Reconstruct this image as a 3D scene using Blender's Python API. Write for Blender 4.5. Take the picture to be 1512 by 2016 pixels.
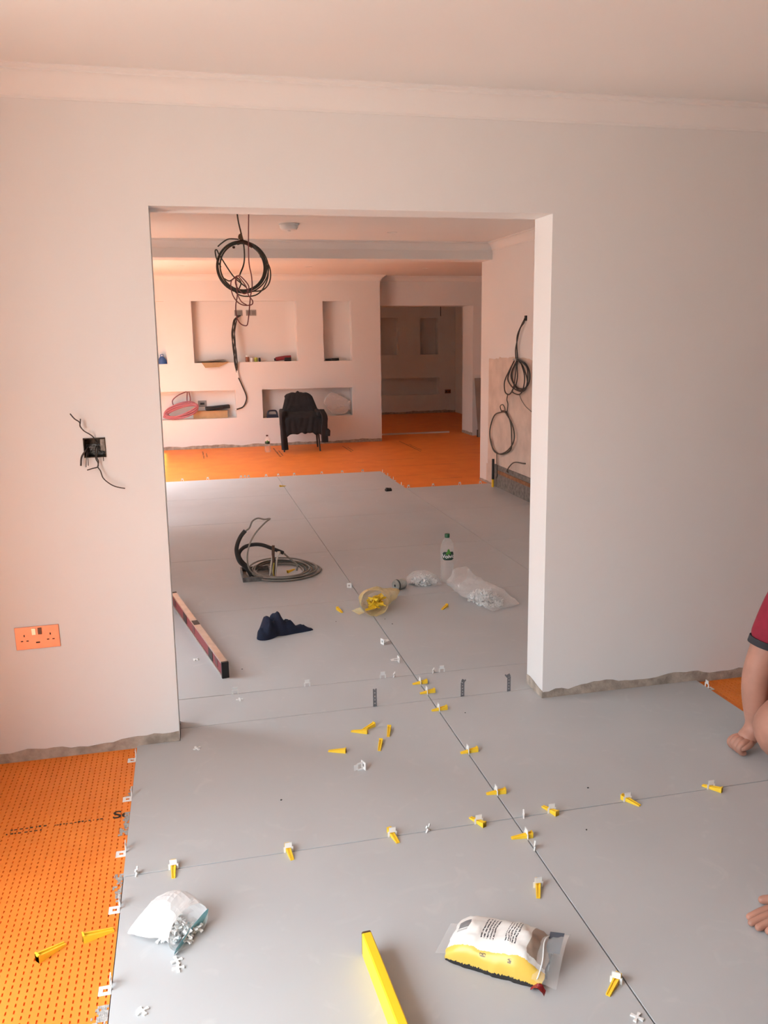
import bpy, bmesh, math, random
from mathutils import Vector, Matrix, noise

# ------------------------------------------------------------------ camera, sky, exposure
scene = bpy.context.scene
col = scene.collection
for o in list(bpy.data.objects):
    bpy.data.objects.remove(o, do_unlink=True)

CAM = Vector((-0.956, -2.3182, 1.5432))
YAW, PITCH, ROLL = math.radians(13.0957), math.radians(11.8609), math.radians(-0.7893)
fwd = Vector((math.sin(YAW) * math.cos(PITCH), math.cos(YAW) * math.cos(PITCH), -math.sin(PITCH)))
rgt0 = Vector((math.cos(YAW), -math.sin(YAW), 0))
up0 = rgt0.cross(fwd)
rgt = rgt0 * math.cos(ROLL) + up0 * math.sin(ROLL)
upv = -rgt0 * math.sin(ROLL) + up0 * math.cos(ROLL)
cd = bpy.data.cameras.new('camera')
cd.sensor_fit = 'HORIZONTAL'
cd.sensor_width = 36.0
cd.lens = 1658.22 / 1512 * 36.0
cd.clip_start = 0.05
cam = bpy.data.objects.new('camera', cd)
col.objects.link(cam)
cam.matrix_world = Matrix(((rgt.x, upv.x, -fwd.x, CAM.x), (rgt.y, upv.y, -fwd.y, CAM.y),
                           (rgt.z, upv.z, -fwd.z, CAM.z), (0, 0, 0, 1)))
scene.camera = cam

SKY = 17.0
world = bpy.data.worlds.new('overcast_sky')
world.use_nodes = True
bg = world.node_tree.nodes['Background']
bg.inputs[1].default_value = SKY
wn, wl = world.node_tree.nodes, world.node_tree.links     # standard overcast sky: zenith three times the horizon
wtc = wn.new('ShaderNodeTexCoord')
wsep = wn.new('ShaderNodeSeparateXYZ')
wramp = wn.new('ShaderNodeValToRGB')
wramp.color_ramp.elements[0].color = (0.86 / 3, 0.955 / 3, 1.03 / 3, 1)
wramp.color_ramp.elements[1].color = (0.86, 0.955, 1.03, 1)
wl.new(wtc.outputs['Generated'], wsep.inputs[0])
wl.new(wsep.outputs['Z'], wramp.inputs[0])
wl.new(wramp.outputs[0], bg.inputs[0])
scene.world = world

sl = bpy.data.lights.new('sun', 'SUN')                    # hazy sun, high and nearly along the outer wall
sl.energy = 42.0
sl.color = (1.0, 0.93, 0.83)
sl.angle = math.radians(4)
sun = bpy.data.objects.new('sun', sl)
col.objects.link(sun)
sun.location = (-8, -6, 14)
sun.rotation_euler = Vector((-0.34, -0.367, 0.866)).to_track_quat('Z', 'Y').to_euler()

vs = scene.view_settings
vs.view_transform = 'Standard'
vs.look = 'None'
vs.gamma = 1.0
vs.use_curve_mapping = False
vs.exposure = -0.20

# unseen left openings; those of the middle and last rooms added for light (y0, y1, z0, z1)
XW = -1.95
OPENINGS = [(-2.3, -0.25, 0.0, 2.12), (1.30, 1.85, 0.0, 2.12), (4.9, 5.3, 0.0, 2.12), (6.3, 8.9, 0.0, 2.12), (11.3, 12.2, 0.0, 2.12)]
for (a, b, c, d) in OPENINGS:          # portals guide the sky's light through the openings
    L = bpy.data.lights.new('daylight_portal', 'AREA')
    L.shape = 'RECTANGLE'
    L.size = d - c
    L.size_y = b - a
    L.cycles.is_portal = True
    lo = bpy.data.objects.new('daylight_portal', L)
    col.objects.link(lo)
    lo.location = (XW - 0.16, (a + b) / 2, (c + d) / 2)
    lo.rotation_euler = (0, math.radians(-90), 0)

# ------------------------------------------------------------------ materials
MATS = {}


def nodes_of(name):
    m = bpy.data.materials.new(name)
    m.use_nodes = True
    nt = m.node_tree
    return m, nt, nt.nodes, nt.links, nt.nodes['Principled BSDF']


def mat(name, c, rough=0.6, metal=0.0, spec=0.5, var=0.0, vscale=8.0, bump=0.0, bscale=60.0, coat=0.0):
    if name in MATS:
        return MATS[name]
    m, nt, N, L, P = nodes_of(name)
    P.inputs['Base Color'].default_value = (*c, 1)
    P.inputs['Roughness'].default_value = rough
    P.inputs['Metallic'].default_value = metal
    P.inputs['Specular IOR Level'].default_value = spec
    P.inputs['Coat Weight'].default_value = coat
    tc = N.new('ShaderNodeTexCoord')
    if var:
        n = N.new('ShaderNodeTexNoise')
        n.inputs['Scale'].default_value = vscale
        n.inputs['Detail'].default_value = 5
        L.new(tc.outputs['Object'], n.inputs['Vector'])
        r = N.new('ShaderNodeValToRGB')
        r.color_ramp.elements[0].position = 0.3
        r.color_ramp.elements[1].position = 0.72
        r.color_ramp.elements[0].color = (*[max(0, x * (1 - var)) for x in c], 1)
        r.color_ramp.elements[1].color = (*[min(1, x * (1 + var)) for x in c], 1)
        L.new(n.outputs['Fac'], r.inputs[0])
        L.new(r.outputs[0], P.inputs['Base Color'])
    if bump:
        n2 = N.new('ShaderNodeTexNoise')
        n2.inputs['Scale'].default_value = bscale
        n2.inputs['Detail'].default_value = 4
        L.new(tc.outputs['Object'], n2.inputs['Vector'])
        b = N.new('ShaderNodeBump')
        b.inputs['Strength'].default_value = bump
        b.inputs['Distance'].default_value = 0.01
        L.new(n2.outputs['Fac'], b.inputs['Height'])
        L.new(b.outputs[0], P.inputs['Normal'])
    MATS[name] = m
    return m


def film(name, c, fac, rough=0.2, spec=0.6):
    """thin see-through plastic: part clear, part cloudy plastic"""
    if name in MATS:
        return MATS[name]
    m, nt, N, L, P = nodes_of(name)
    P.inputs['Base Color'].default_value = (*c, 1)
    P.inputs['Roughness'].default_value = rough
    P.inputs['Specular IOR Level'].default_value = spec
    tr = N.new('ShaderNodeBsdfTransparent')
    mx = N.new('ShaderNodeMixShader')
    lw = N.new('ShaderNodeLayerWeight')
    lw.inputs['Blend'].default_value = 0.35
    mr = N.new('ShaderNodeMapRange')
    mr.inputs['To Min'].default_value = fac
    mr.inputs['To Max'].default_value = min(1.0, fac + 0.34)
    L.new(lw.outputs['Facing'], mr.inputs['Value'])
    L.new(mr.outputs[0], mx.inputs[0])
    L.new(tr.outputs[0], mx.inputs[1])
    L.new(P.outputs[0], mx.inputs[2])
    L.new(mx.outputs[0], N['Material Output'].inputs['Surface'])
    MATS[name] = m
    return m


PAINT = mat('wall_paint', (0.80, 0.775, 0.755), 0.75, var=0.015, vscale=1.5, bump=0.03, bscale=90)
CEIL = mat('ceiling_paint', (0.82, 0.795, 0.77), 0.85, var=0.012, vscale=1.2)
COVE = mat('coving_paint', (0.83, 0.80, 0.775), 0.7)
RAW = mat('raw_plaster', (0.42, 0.35, 0.29), 0.95, var=0.30, vscale=22, bump=0.6, bscale=70)
SKIM = mat('skim_patch', (0.68, 0.56, 0.48), 0.9, var=0.12, vscale=7, bump=0.1, bscale=40)
BLOCK = mat('cement_block', (0.22, 0.20, 0.18), 0.95, var=0.3, vscale=30, bump=0.8, bscale=90)
SCREED = mat('screed', (0.25, 0.24, 0.23), 0.95, var=0.1)
ADH = mat('tile_adhesive', (0.035, 0.033, 0.031), 0.95, var=0.2, vscale=40)
ADHG = mat('adhesive_smear', (0.42, 0.40, 0.38), 0.95, var=0.25, vscale=120, bump=0.5, bscale=300)
YEL = mat('yellow_plastic', (0.95, 0.62, 0.035), 0.42, var=0.04, vscale=40)
YELP = mat('yellow_paint', (0.96, 0.64, 0.02), 0.38)
WPL = mat('white_plastic', (0.86, 0.85, 0.83), 0.45)
WTR = film('milky_plastic', (0.9, 0.9, 0.88), 0.75, 0.35)
BLK = mat('black_plastic', (0.018, 0.018, 0.02), 0.5)
CABLE = mat('grey_green_cable', (0.058, 0.062, 0.052), 0.5, var=0.2, vscale=30)
CABLE2 = mat('grey_cable', (0.24, 0.22, 0.19), 0.5, var=0.15, vscale=30)
DARKC = mat('dark_cable', (0.03, 0.028, 0.027), 0.55)
PINKC = mat('pink_cable', (0.44, 0.16, 0.19), 0.5)
MAUVE = mat('mauve_cable', (0.24, 0.09, 0.10), 0.5)
STEEL = mat('galvanised_steel', (0.22, 0.225, 0.24), 0.5, 0.4, var=0.25, vscale=60)
ALU = mat('brushed_aluminium', (0.62, 0.57, 0.52), 0.35, 0.8, var=0.12, vscale=20)
REDM = mat('red_enamel', (0.23, 0.028, 0.04), 0.4)
COPPER = mat('copper_plate', (0.62, 0.29, 0.19), 0.38, 0.55, var=0.06, vscale=25)
CARD = mat('cardboard', (0.52, 0.33, 0.17), 0.85, var=0.08, vscale=15)
SKIN = mat('skin', (0.46, 0.225, 0.160), 0.55, var=0.10, vscale=18)
REDC = mat('red_polo', (0.28, 0.014, 0.035), 0.85, var=0.12, vscale=40)
DGREY = mat('dark_trim_cloth', (0.035, 0.034, 0.04), 0.9)
NAVY = mat('navy_cloth', (0.010, 0.016, 0.040), 0.9, var=0.25, vscale=30, bump=0.2, bscale=200)
BCLOTH = mat('black_cloth', (0.014, 0.015, 0.018), 0.9, var=0.25, vscale=12, bump=0.2, bscale=150)


def tile_material():
    m, nt, N, L, P = nodes_of('grey_porcelain')
    tc = N.new('ShaderNodeTexCoord')
    n = N.new('ShaderNodeTexNoise'); n.inputs['Scale'].default_value = 1.6; n.inputs['Detail'].default_value = 6
    n.inputs['Distortion'].default_value = 0.6
    n2 = N.new('ShaderNodeTexNoise'); n2.inputs['Scale'].default_value = 9; n2.inputs['Detail'].default_value = 8
    n2.inputs['Distortion'].default_value = 1.5
    L.new(tc.outputs['Object'], n.inputs['Vector']); L.new(tc.outputs['Object'], n2.inputs['Vector'])
    r = N.new('ShaderNodeValToRGB')
    r.color_ramp.elements[0].position = 0.30; r.color_ramp.elements[0].color = (0.49, 0.495, 0.50, 1)
    r.color_ramp.elements[1].position = 0.70; r.color_ramp.elements[1].color = (0.53, 0.535, 0.54, 1)
    L.new(n.outputs['Fac'], r.inputs[0])
    r2 = N.new('ShaderNodeValToRGB')                    # pale wiped-in dust marks
    r2.color_ramp.elements[0].position = 0.60; r2.color_ramp.elements[0].color = (0, 0, 0, 1)
    r2.color_ramp.elements[1].position = 0.78; r2.color_ramp.elements[1].color = (0.35, 0.35, 0.35, 1)
    L.new(n2.outputs['Fac'], r2.inputs[0])
    mx = N.new('ShaderNodeMixRGB'); mx.inputs[2].default_value = (0.64, 0.63, 0.615, 1)
    L.new(r2.outputs[0], mx.inputs[0]); L.new(r.outputs[0], mx.inputs[1])
    L.new(mx.outputs[0], P.inputs['Base Color'])
    P.inputs['Roughness'].default_value = 0.52
    P.inputs['Specular IOR Level'].default_value = 0.35
    return m


TILE = tile_material()


def orange_material(name, bump):
    m, nt, N, L, P = nodes_of(name)
    tc = N.new('ShaderNodeTexCoord')
    n = N.new('ShaderNodeTexNoise'); n.inputs['Scale'].default_value = 5; n.inputs['Detail'].default_value = 6
    L.new(tc.outputs['Object'], n.inputs['Vector'])
    r = N.new('ShaderNodeValToRGB')
    r.color_ramp.elements[0].position = 0.25; r.color_ramp.elements[0].color = (0.85, 0.215, 0.022, 1)
    r.color_ramp.elements[1].position = 0.75; r.color_ramp.elements[1].color = (0.96, 0.275, 0.034, 1)
    L.new(n.outputs['Fac'], r.inputs[0])
    L.new(r.outputs[0], P.inputs['Base Color'])
    P.inputs['Roughness'].default_value = 0.55
    if bump:                                            # fine relief of the far cells
        v = N.new('ShaderNodeTexBrick')
        v.offset = 0
        v.inputs['Scale'].default_value = 1.0
        v.inputs['Brick Width'].default_value = 0.02
        v.inputs['Row Height'].default_value = 0.02
        v.inputs['Mortar Size'].default_value = 0.0035
        v.inputs['Color1'].default_value = (0, 0, 0, 1); v.inputs['Color2'].default_value = (0, 0, 0, 1)
        v.inputs['Mortar'].default_value = (1, 1, 1, 1)
        L.new(tc.outputs['Object'], v.inputs['Vector'])
        b = N.new('ShaderNodeBump'); b.inputs['Strength'].default_value = 0.7; b.inputs['Distance'].default_value = 0.003
        L.new(v.outputs['Color'], b.inputs['Height']); L.new(b.outputs[0], P.inputs['Normal'])
    return m


ORANGE = orange_material('orange_membrane', False)
ORANGEF = orange_material('orange_membrane_relief', True)

# ------------------------------------------------------------------ mesh helpers


class MB:
    """collects shapes, then links them as one mesh object"""

    def __init__(self):
        self.v = []
        self.f = []

    def add(self, vs, fs):
        k = len(self.v)
        self.v += [tuple(p) for p in vs]
        self.f += [tuple(i + k for i in f) for f in fs]
        return self

    def box(self, x0, x1, y0, y1, z0, z1, M=None):
        vs = [(x0, y0, z0), (x1, y0, z0), (x1, y1, z0), (x0, y1, z0), (x0, y0, z1), (x1, y0, z1), (x1, y1, z1), (x0, y1, z1)]
        if M is not None:
            vs = [tuple(M @ Vector(p)) for p in vs]
        return self.add(vs, [(3, 2, 1, 0), (4, 5, 6, 7), (0, 1, 5, 4), (1, 2, 6, 5), (2, 3, 7, 6), (3, 0, 4, 7)])

    def taper(self, L, w0, w1, h0, h1, x0=0.0, y=0.0, z=0.0):
        """wedge along +x: width w0..w1, height h0..h1"""
        vs = [(x0, y - w0 / 2, z), (x0 + L, y - w1 / 2, z), (x0 + L, y + w1 / 2, z), (x0, y + w0 / 2, z),
              (x0, y - w0 / 2, z + h0), (x0 + L, y - w1 / 2, z + h1), (x0 + L, y + w1 / 2, z + h1), (x0, y + w0 / 2, z + h0)]
        return self.add(vs, [(3, 2, 1, 0), (4, 5, 6, 7), (0, 1, 5, 4), (1, 2, 6, 5), (2, 3, 7, 6), (3, 0, 4, 7)])

    def tube(self, pts, r, seg=8, closed=False, smooth=6):
        P = spline(pts, smooth, closed) if smooth else [Vector(p) for p in pts]
        n = len(P)
        rr = r if isinstance(r, (list, tuple)) else None
        T = []
        for i in range(n):
            a = P[(i - 1) % n] if (closed or i > 0) else P[i]
            b = P[(i + 1) % n] if (closed or i < n - 1) else P[i]
            t = (b - a)
            T.append(t.normalized() if t.length > 1e-9 else Vector((0, 0, 1)))
        ref = Vector((0, 0, 1)) if abs(T[0].z) < 0.9 else Vector((1, 0, 0))
        nrm = (ref - T[0] * ref.dot(T[0])).normalized()
        vs = []
        for i in range(n):
            nrm = (nrm - T[i] * nrm.dot(T[i])).normalized()
            bn = T[i].cross(nrm)
            ri = rr[0] + (rr[1] - rr[0]) * i / max(1, n - 1) if rr else r
            for k in range(seg):
                a = 2 * math.pi * k / seg
                vs.append(P[i] + nrm * (ri * math.cos(a)) + bn * (ri * math.sin(a)))
        fs = []
        m = n if closed else n - 1
        for i in range(m):
            j = (i + 1) % n
            for k in range(seg):
                k2 = (k + 1) % seg
                fs.append((i * seg + k, i * seg + k2, j * seg + k2, j * seg + k))
        if not closed:
            fs.append(tuple(range(seg - 1, -1, -1)))
            fs.append(tuple((n - 1) * seg + k for k in range(seg)))
        return self.add(vs, fs)

    def lathe(self, prof, seg=24, M=None):
        vs = []
        for (r, z) in prof:
            for k in range(seg):
                a = 2 * math.pi * k / seg
                vs.append(Vector((r * math.cos(a), r * math.sin(a), z)))
        if M is not None:
            vs = [M @ p for p in vs]
        fs = []
        for i in range(len(prof) - 1):
            for k in range(seg):
                k2 = (k + 1) % seg
                fs.append((i * seg + k, i * seg + k2, (i + 1) * seg + k2, (i + 1) * seg + k))
        if prof[0][0] > 1e-5:
            fs.append(tuple(range(seg - 1, -1, -1)))
        if prof[-1][0] > 1e-5:
            fs.append(tuple((len(prof) - 1) * seg + k for k in range(seg)))
        return self.add(vs, fs)

    def prism(self, poly, z0, z1):
        n = len(poly)
        vs = [(x, y, z0) for x, y in poly] + [(x, y, z1) for x, y in poly]
        fs = [tuple(range(n - 1, -1, -1)), tuple(range(n, 2 * n))]
        for i in range(n):
            j = (i + 1) % n
            fs.append((i, j, n + j, n + i))
        return self.add(vs, fs)

    def grid(self, fn, nu, nv):
        vs = [fn(i / nu, j / nv) for j in range(nv + 1) for i in range(nu + 1)]
        w = nu + 1
        fs = [(j * w + i, j * w + i + 1, (j + 1) * w + i + 1, (j + 1) * w + i) for j in range(nv) for i in range(nu)]
        return self.add(vs, fs)

    def mesh(self, name, m, smooth=False, weld=False):
        me = bpy.data.meshes.new(name)
        me.from_pydata(self.v, [], self.f)
        me.update()
        if m is not None:
            me.materials.append(m)
        bm = bmesh.new()
        bm.from_mesh(me)
        if weld:
            bmesh.ops.remove_doubles(bm, verts=bm.verts, dist=1e-5)
        bmesh.ops.recalc_face_normals(bm, faces=bm.faces)
        bm.to_mesh(me)
        bm.free()
        if smooth:
            me.polygons.foreach_set('use_smooth', [True] * len(me.polygons))
            try:
                me.set_sharp_from_angle(angle=math.radians(42))
            except Exception:
                pass
        return me

    def build(self, name, m, parent=None, smooth=False, weld=False):
        return link(name, self.mesh(name, m, smooth, weld), parent)


def link(name, me, parent=None, loc=None, rot=None):
    o = bpy.data.objects.new(name, me)
    col.objects.link(o)
    if parent is not None:
        o.parent = parent
    if loc is not None:
        o.location = loc
    if rot is not None:
        o.rotation_euler = rot
    return o


def spline(pts, n=6, closed=False):
    P = [Vector(p) for p in pts]
    if len(P) < 3:
        return P
    out = []
    m = len(P)
    rng = range(m) if closed else range(m - 1)
    for i in rng:
        p0 = P[(i - 1) % m] if (closed or i > 0) else P[i] * 2 - P[i + 1]
        p1 = P[i]
        p2 = P[(i + 1) % m]
        p3 = P[(i + 2) % m] if (closed or i + 2 < m) else P[i + 1] * 2 - P[i]
        for k in range(n):
            t = k / n
            out.append(0.5 * ((2 * p1) + (p2 - p0) * t + (2 * p0 - 5 * p1 + 4 * p2 - p3) * t * t + (3 * p1 - p0 - 3 * p2 + p3) * t ** 3))
    if not closed:
        out.append(P[-1])
    return out


def tag(o, label, cat, group=None, kind=None):
    o['label'] = label
    o['category'] = cat
    if group:
        o['group'] = group
    if kind:
        o['kind'] = kind
    return o


def struct(o, label=None):
    o['kind'] = 'structure'
    if label:
        o['label'] = label
    return o


def thing(name, label, cat, loc=(0, 0, 0), rz=0.0, group=None):
    o = bpy.data.objects.new(name, None)
    o.empty_display_size = 0.05
    col.objects.link(o)
    o.location = loc
    o.rotation_euler = (0, 0, rz)
    return tag(o, label, cat, group)


def nz(p, s=1.0, seed=0.0):
    return noise.noise(Vector((p[0] * s + seed, p[1] * s - seed, p[2] * s + 2 * seed)))


def ordn(i):
    return ['first', 'second', 'third', 'fourth', 'fifth', 'sixth', 'seventh', 'eighth', 'ninth', 'tenth',
            'eleventh', 'twelfth', 'thirteenth', 'fourteenth', 'fifteenth', 'sixteenth'][i]


def text_mesh(name, s, size, m, depth=0.0004, bold=False):
    cu = bpy.data.curves.new(name, 'FONT')
    cu.body = s
    cu.size = size
    cu.extrude = depth
    cu.align_x = 'CENTER'
    cu.align_y = 'CENTER'
    if bold:
        cu.offset = size * 0.02
    tmp = bpy.data.objects.new(name, cu)
    col.objects.link(tmp)
    dg = bpy.context.evaluated_depsgraph_get()
    me = bpy.data.meshes.new_from_object(tmp.evaluated_get(dg))
    bpy.data.objects.remove(tmp, do_unlink=True)
    bpy.data.curves.remove(cu)
    me.materials.clear()
    me.materials.append(m)
    return me

# ------------------------------------------------------------------ the setting
WY0, WY1 = 0.8358, 1.0048            # partition faces
XLB, XLT, XRB, XRT = -1.056, -1.040, 0.468, 0.458
ZT = 1.990                           # head of the opening
ZC1, ZC2, ZC3 = 2.400, 2.428, 2.388  # ceilings: near, middle, far
BY0, BY1, BZ = 5.97, 6.27, 2.268     # beam
XR2 = 2.12                           # right wall of the middle room
YM = 9.92                            # media wall face
YD0, YD1 = 10.13, 10.63              # wall with the far doorway
YB = 14.10                           # back wall of the last room


def holed(a0, a1, z0, z1, f, b, holes, M):
    """slab with rectangular holes: a along, z up, f front depth, b back depth; hole = (a0,a1,z0,z1,depth|None)"""
    mb = MB()
    A = sorted({a0, a1, *[h[0] for h in holes], *[h[1] for h in holes]})
    Z = sorted({z0, z1, *[h[2] for h in holes], *[h[3] for h in holes]})
    sg = 1 if b > f else -1

    def quad(p):
        mb.add([M(*q) for q in p], [(0, 1, 2, 3)])
    for i in range(len(A) - 1):
        for j in range(len(Z) - 1):
            ca, cz = (A[i] + A[i + 1]) / 2, (Z[j] + Z[j + 1]) / 2
            h = next((h for h in holes if h[0] < ca < h[1] and h[2] < cz < h[3]), None)
            q = lambda d: [(A[i], d, Z[j]), (A[i + 1], d, Z[j]), (A[i + 1], d, Z[j + 1]), (A[i], d, Z[j + 1])]
            if h is None:
                quad(q(f)); quad(q(b))
            elif h[4] is not None:
                quad(q(f + sg * h[4])); quad(q(b))
    for (h0, h1, c0, c1, d) in holes:
        e = b if d is None else f + sg * d
        if h0 > a0:
            quad([(h0, f, c0), (h0, e, c0), (h0, e, c1), (h0, f, c1)])
        if h1 < a1:
            quad([(h1, f, c0), (h1, e, c0), (h1, e, c1), (h1, f, c1)])
        if c0 > z0:
            quad([(h0, f, c0), (h1, f, c0), (h1, e, c0), (h0, e, c0)])
        if c1 < z1:
            quad([(h0, f, c1), (h1, f, c1), (h1, e, c1), (h0, e, c1)])
    quad([(a0, f, z0), (a0, b, z0), (a0, b, z1), (a0, f, z1)])
    quad([(a1, f, z0), (a1, b, z0), (a1, b, z1), (a1, f, z1)])
    quad([(a0, f, z1), (a1, f, z1), (a1, b, z1), (a0, b, z1)])
    return mb


LOWBOUNCE = mat('low_bounce_brown', (0.40, 0.30, 0.24), 0.9, var=0.15, vscale=3)   # brown put on the unseen walls to cut their bounced light
FX = lambda a, d, z: (a, d, z)       # wall runs along x
FY = lambda a, d, z: (d, a, z)       # wall runs along y

# partition with the wide opening and the chased-out switch box
w = holed(XW, 4.2, -0.03, 2.52, WY0, WY1,
          [(-1.05, 0.463, -0.03, ZT, None), (-1.3195, -1.2435, 1.1275, 1.1985, 0.05)], FX)
lean = []
for (x, y, z) in w.v:
    t = (z + 0.03) / (ZT + 0.03)
    if abs(x + 1.05) < 1e-6:
        x = XLB + (XLT - XLB) * t
    elif abs(x - 0.463) < 1e-6:
        x = XRB + (XRT - XRB) * t
    lean.append((x, y, z))
w.v = lean
struct(w.build('wall_partition', PAINT, weld=True), 'pale painted partition wall with a wide cased opening')

# outer wall on the left with its openings
hol = [(a, b, c if c > 0 else -0.03, d, None) for (a, b, c, d) in OPENINGS]
struct(holed(-7.0, WY1, -0.03, 2.52, XW, XW - 0.30, hol[:1], FY).build('wall_left', PAINT, weld=True))
struct(holed(WY1, 14.4, -0.03, 2.52, XW, XW - 0.12, hol[1:], FY).build('wall_left_far', PAINT, weld=True))
struct(MB().box(4.2, 4.4, -7.0, WY1, -0.03, 2.52).build('wall_right', LOWBOUNCE))
struct(MB().box(XW, 4.4, -7.0, -6.8, -0.03, 2.52).build('wall_back', LOWBOUNCE))
# right wall of the middle room
struct(MB().box(XR2, XR2 + 0.2, WY1, BY1, -0.03, 2.52).build('wall_side', PAINT),
       'pale side wall of the middle room with hanging cables')
struct(MB().box(XR2 + 0.2, 4.6, 6.07, BY1, -0.03, 2.52).build('wall_return', PAINT))
struct(MB().box(4.4, 4.6, BY1, YD0, -0.03, 2.52).build('wall_far_right', PAINT))
# media wall: recesses
MEDIA = [(-1.55, -1.165, 1.19, 2.035, 0.16), (-0.80, 0.655, 1.195, 2.038, 0.16), (1.032, 1.449, 1.187, 2.030, 0.16),
         (-1.55, -0.252, 0.412, 0.808, 0.19), (0.122, 1.441, 0.394, 0.803, 0.19)]
struct(holed(XW, 1.875, -0.03, 2.52, YM, YM + 0.21, MEDIA, FX).build('wall_media', PAINT, weld=True),
       'far media wall with rectangular recesses')
struct(holed(XW, 4.6, -0.03, 2.52, YD0, YD1, [(1.2, 3.37, -0.03, 1.965, None)], FX).build('wall_far', PAINT, weld=True),
       'far wall with a doorway into the last room')
BACK = [(2.72, 3.20, 1.155, 1.872, 0.16), (3.645, 4.018, 1.152, 1.865, 0.16), (2.2, 4.041, 0.36, 0.696, 0.18)]
struct(holed(XW, 4.6, -0.03, 2.52, YB, YB + 0.3, BACK, FX).build('wall_rear', PAINT, weld=True),
       'dim rear wall with recesses seen through the far doorway')
struct(MB().box(4.38, 4.6, YD1, YB, -0.03, 2.52).build('wall_rear_right', PAINT))

# ceilings and the dropped beam
struct(MB().box(XW - 0.3, 4.4, -7.0, WY0 + 0.08, ZC1, 2.60).build('ceiling', CEIL), 'ceiling of the near room')
struct(MB().box(XW - 0.3, 2.4, WY0 + 0.08, BY0 + 0.15, ZC2, 2.60).build('ceiling', CEIL))
struct(MB().box(XW - 0.3, 4.6, BY0 + 0.15, YB + 0.3, ZC3, 2.60).build('ceiling', CEIL))
struct(MB().box(XW, XR2, BY0, BY1, BZ, 2.50).build('trim_10', PAINT), 'boxed ceiling beam between the middle and far rooms')


def coving(name, p0, p1, zc, h, nrm, m=COVE, ext0=0.0, ext1=0.0):
    """plaster coving along p0-p1 (xy), nrm = direction into the room"""
    prof = [(0.0, -1.0), (0.05, -1.0), (0.05, -0.90), (0.12, -0.86), (0.20, -0.74), (0.30, -0.58), (0.44, -0.42),
            (0.60, -0.29), (0.74, -0.20), (0.80, -0.19), (0.80, -0.12), (0.93, -0.09), (1.0, -0.05), (1.0, 0.0), (0.0, 0.0)]
    mb = MB()
    p0, p1, nrm = Vector(p0), Vector(p1), Vector(nrm)
    d = (p1 - p0).normalized()
    vs = []
    for s, e in ((p0, ext0), (p1, ext1)):
        for (a, b) in prof:
            q = s + nrm * (a * h) + d * (a * h * e)
            vs.append((q.x, q.y, zc + b * h))
    n = len(prof)
    fs = [(i, (i + 1) % n, n + (i + 1) % n, n + i) for i in range(n)] + [tuple(range(n)), tuple(range(2 * n - 1, n - 1, -1))]
    mb.add(vs, fs)
    return struct(mb.build(name, m, smooth=True))


coving('trim_1', (XW, WY0), (4.2, WY0), ZC1, 0.086, (0, -1))
coving('trim_2', (XR2, WY1), (XR2, BY0), ZC2, 0.082, (-1, 0), ext1=-1)
coving('trim_3', (XW, BY0), (XR2, BY0), ZC2, 0.082, (0, -1), ext1=-1)
coving('trim_4', (XW, YM), (1.875, YM), ZC3, 0.083, (0, -1), ext1=1)
coving('trim_5', (1.875, YM), (1.875, YD0), ZC3, 0.083, (1, 0), ext0=-1, ext1=-1)
coving('trim_6', (1.875, YD0), (4.4, YD0), ZC3, 0.083, (0, -1), ext0=1, ext1=-1)


def ragged(name, axis, a0, a1, face, z0, zm, amp, out, seed, m=RAW, step=0.03, parent=None):
    """bare strip left at a wall base, with a torn upper edge, standing 3 mm proud of the wall face"""
    n = max(2, int((a1 - a0) / step))
    mb = MB()
    for i in range(n):
        def top(k):
            a = a0 + (a1 - a0) * k / n
            return zm + amp * nz((a, 0, 0), 4.0, seed) + 0.6 * amp * nz((a, 3, 0), 17.0, seed)
        q0, q1 = a0 + (a1 - a0) * i / n, a0 + (a1 - a0) * (i + 1) / n
        t0, t1 = top(i), top(i + 1)
        f0, f1 = face, face + out
        P = FX if axis == 'x' else FY
        vs = [P(q0, f0, z0), P(q1, f0, z0), P(q1, f1, z0), P(q0, f1, z0), P(q0, f0, t0), P(q1, f0, t1), P(q1, f1, t1), P(q0, f1, t0)]
        mb.add(vs, [(3, 2, 1, 0), (4, 5, 6, 7), (0, 1, 5, 4), (1, 2, 6, 5), (2, 3, 7, 6), (3, 0, 4, 7)])
    return struct(mb.build(name, m, parent, weld=True))


ragged('baseboard_left', 'x', XW, XLB - 0.002, WY0, -0.02, 0.034, 0.026, -0.003, 3.1)
ragged('baseboard_right', 'x', XRB, 4.2, WY0, -0.02, 0.034, 0.026, -0.003, 7.7)
ragged('baseboard_jamb', 'y', WY0 - 0.002, WY1, XRB, -0.02, 0.030, 0.022, -0.003, 1.3)
ragged('baseboard_media', 'x', XW, 1.875, YM, -0.02, 0.030, 0.016, -0.004, 5.2)
ragged('baseboard_doorway', 'y', YD0, YD1, 3.37, -0.02, 0.035, 0.016, -0.004, 2.9)
ragged('baseboard_rear', 'x', 0.0, 4.38, YB, -0.02, 0.035, 0.018, -0.004, 9.4)
ragged('baseboard_side', 'y', 5.80, BY1, XR2, -0.02, 0.012, 0.008, -0.004, 4.4)

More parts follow.
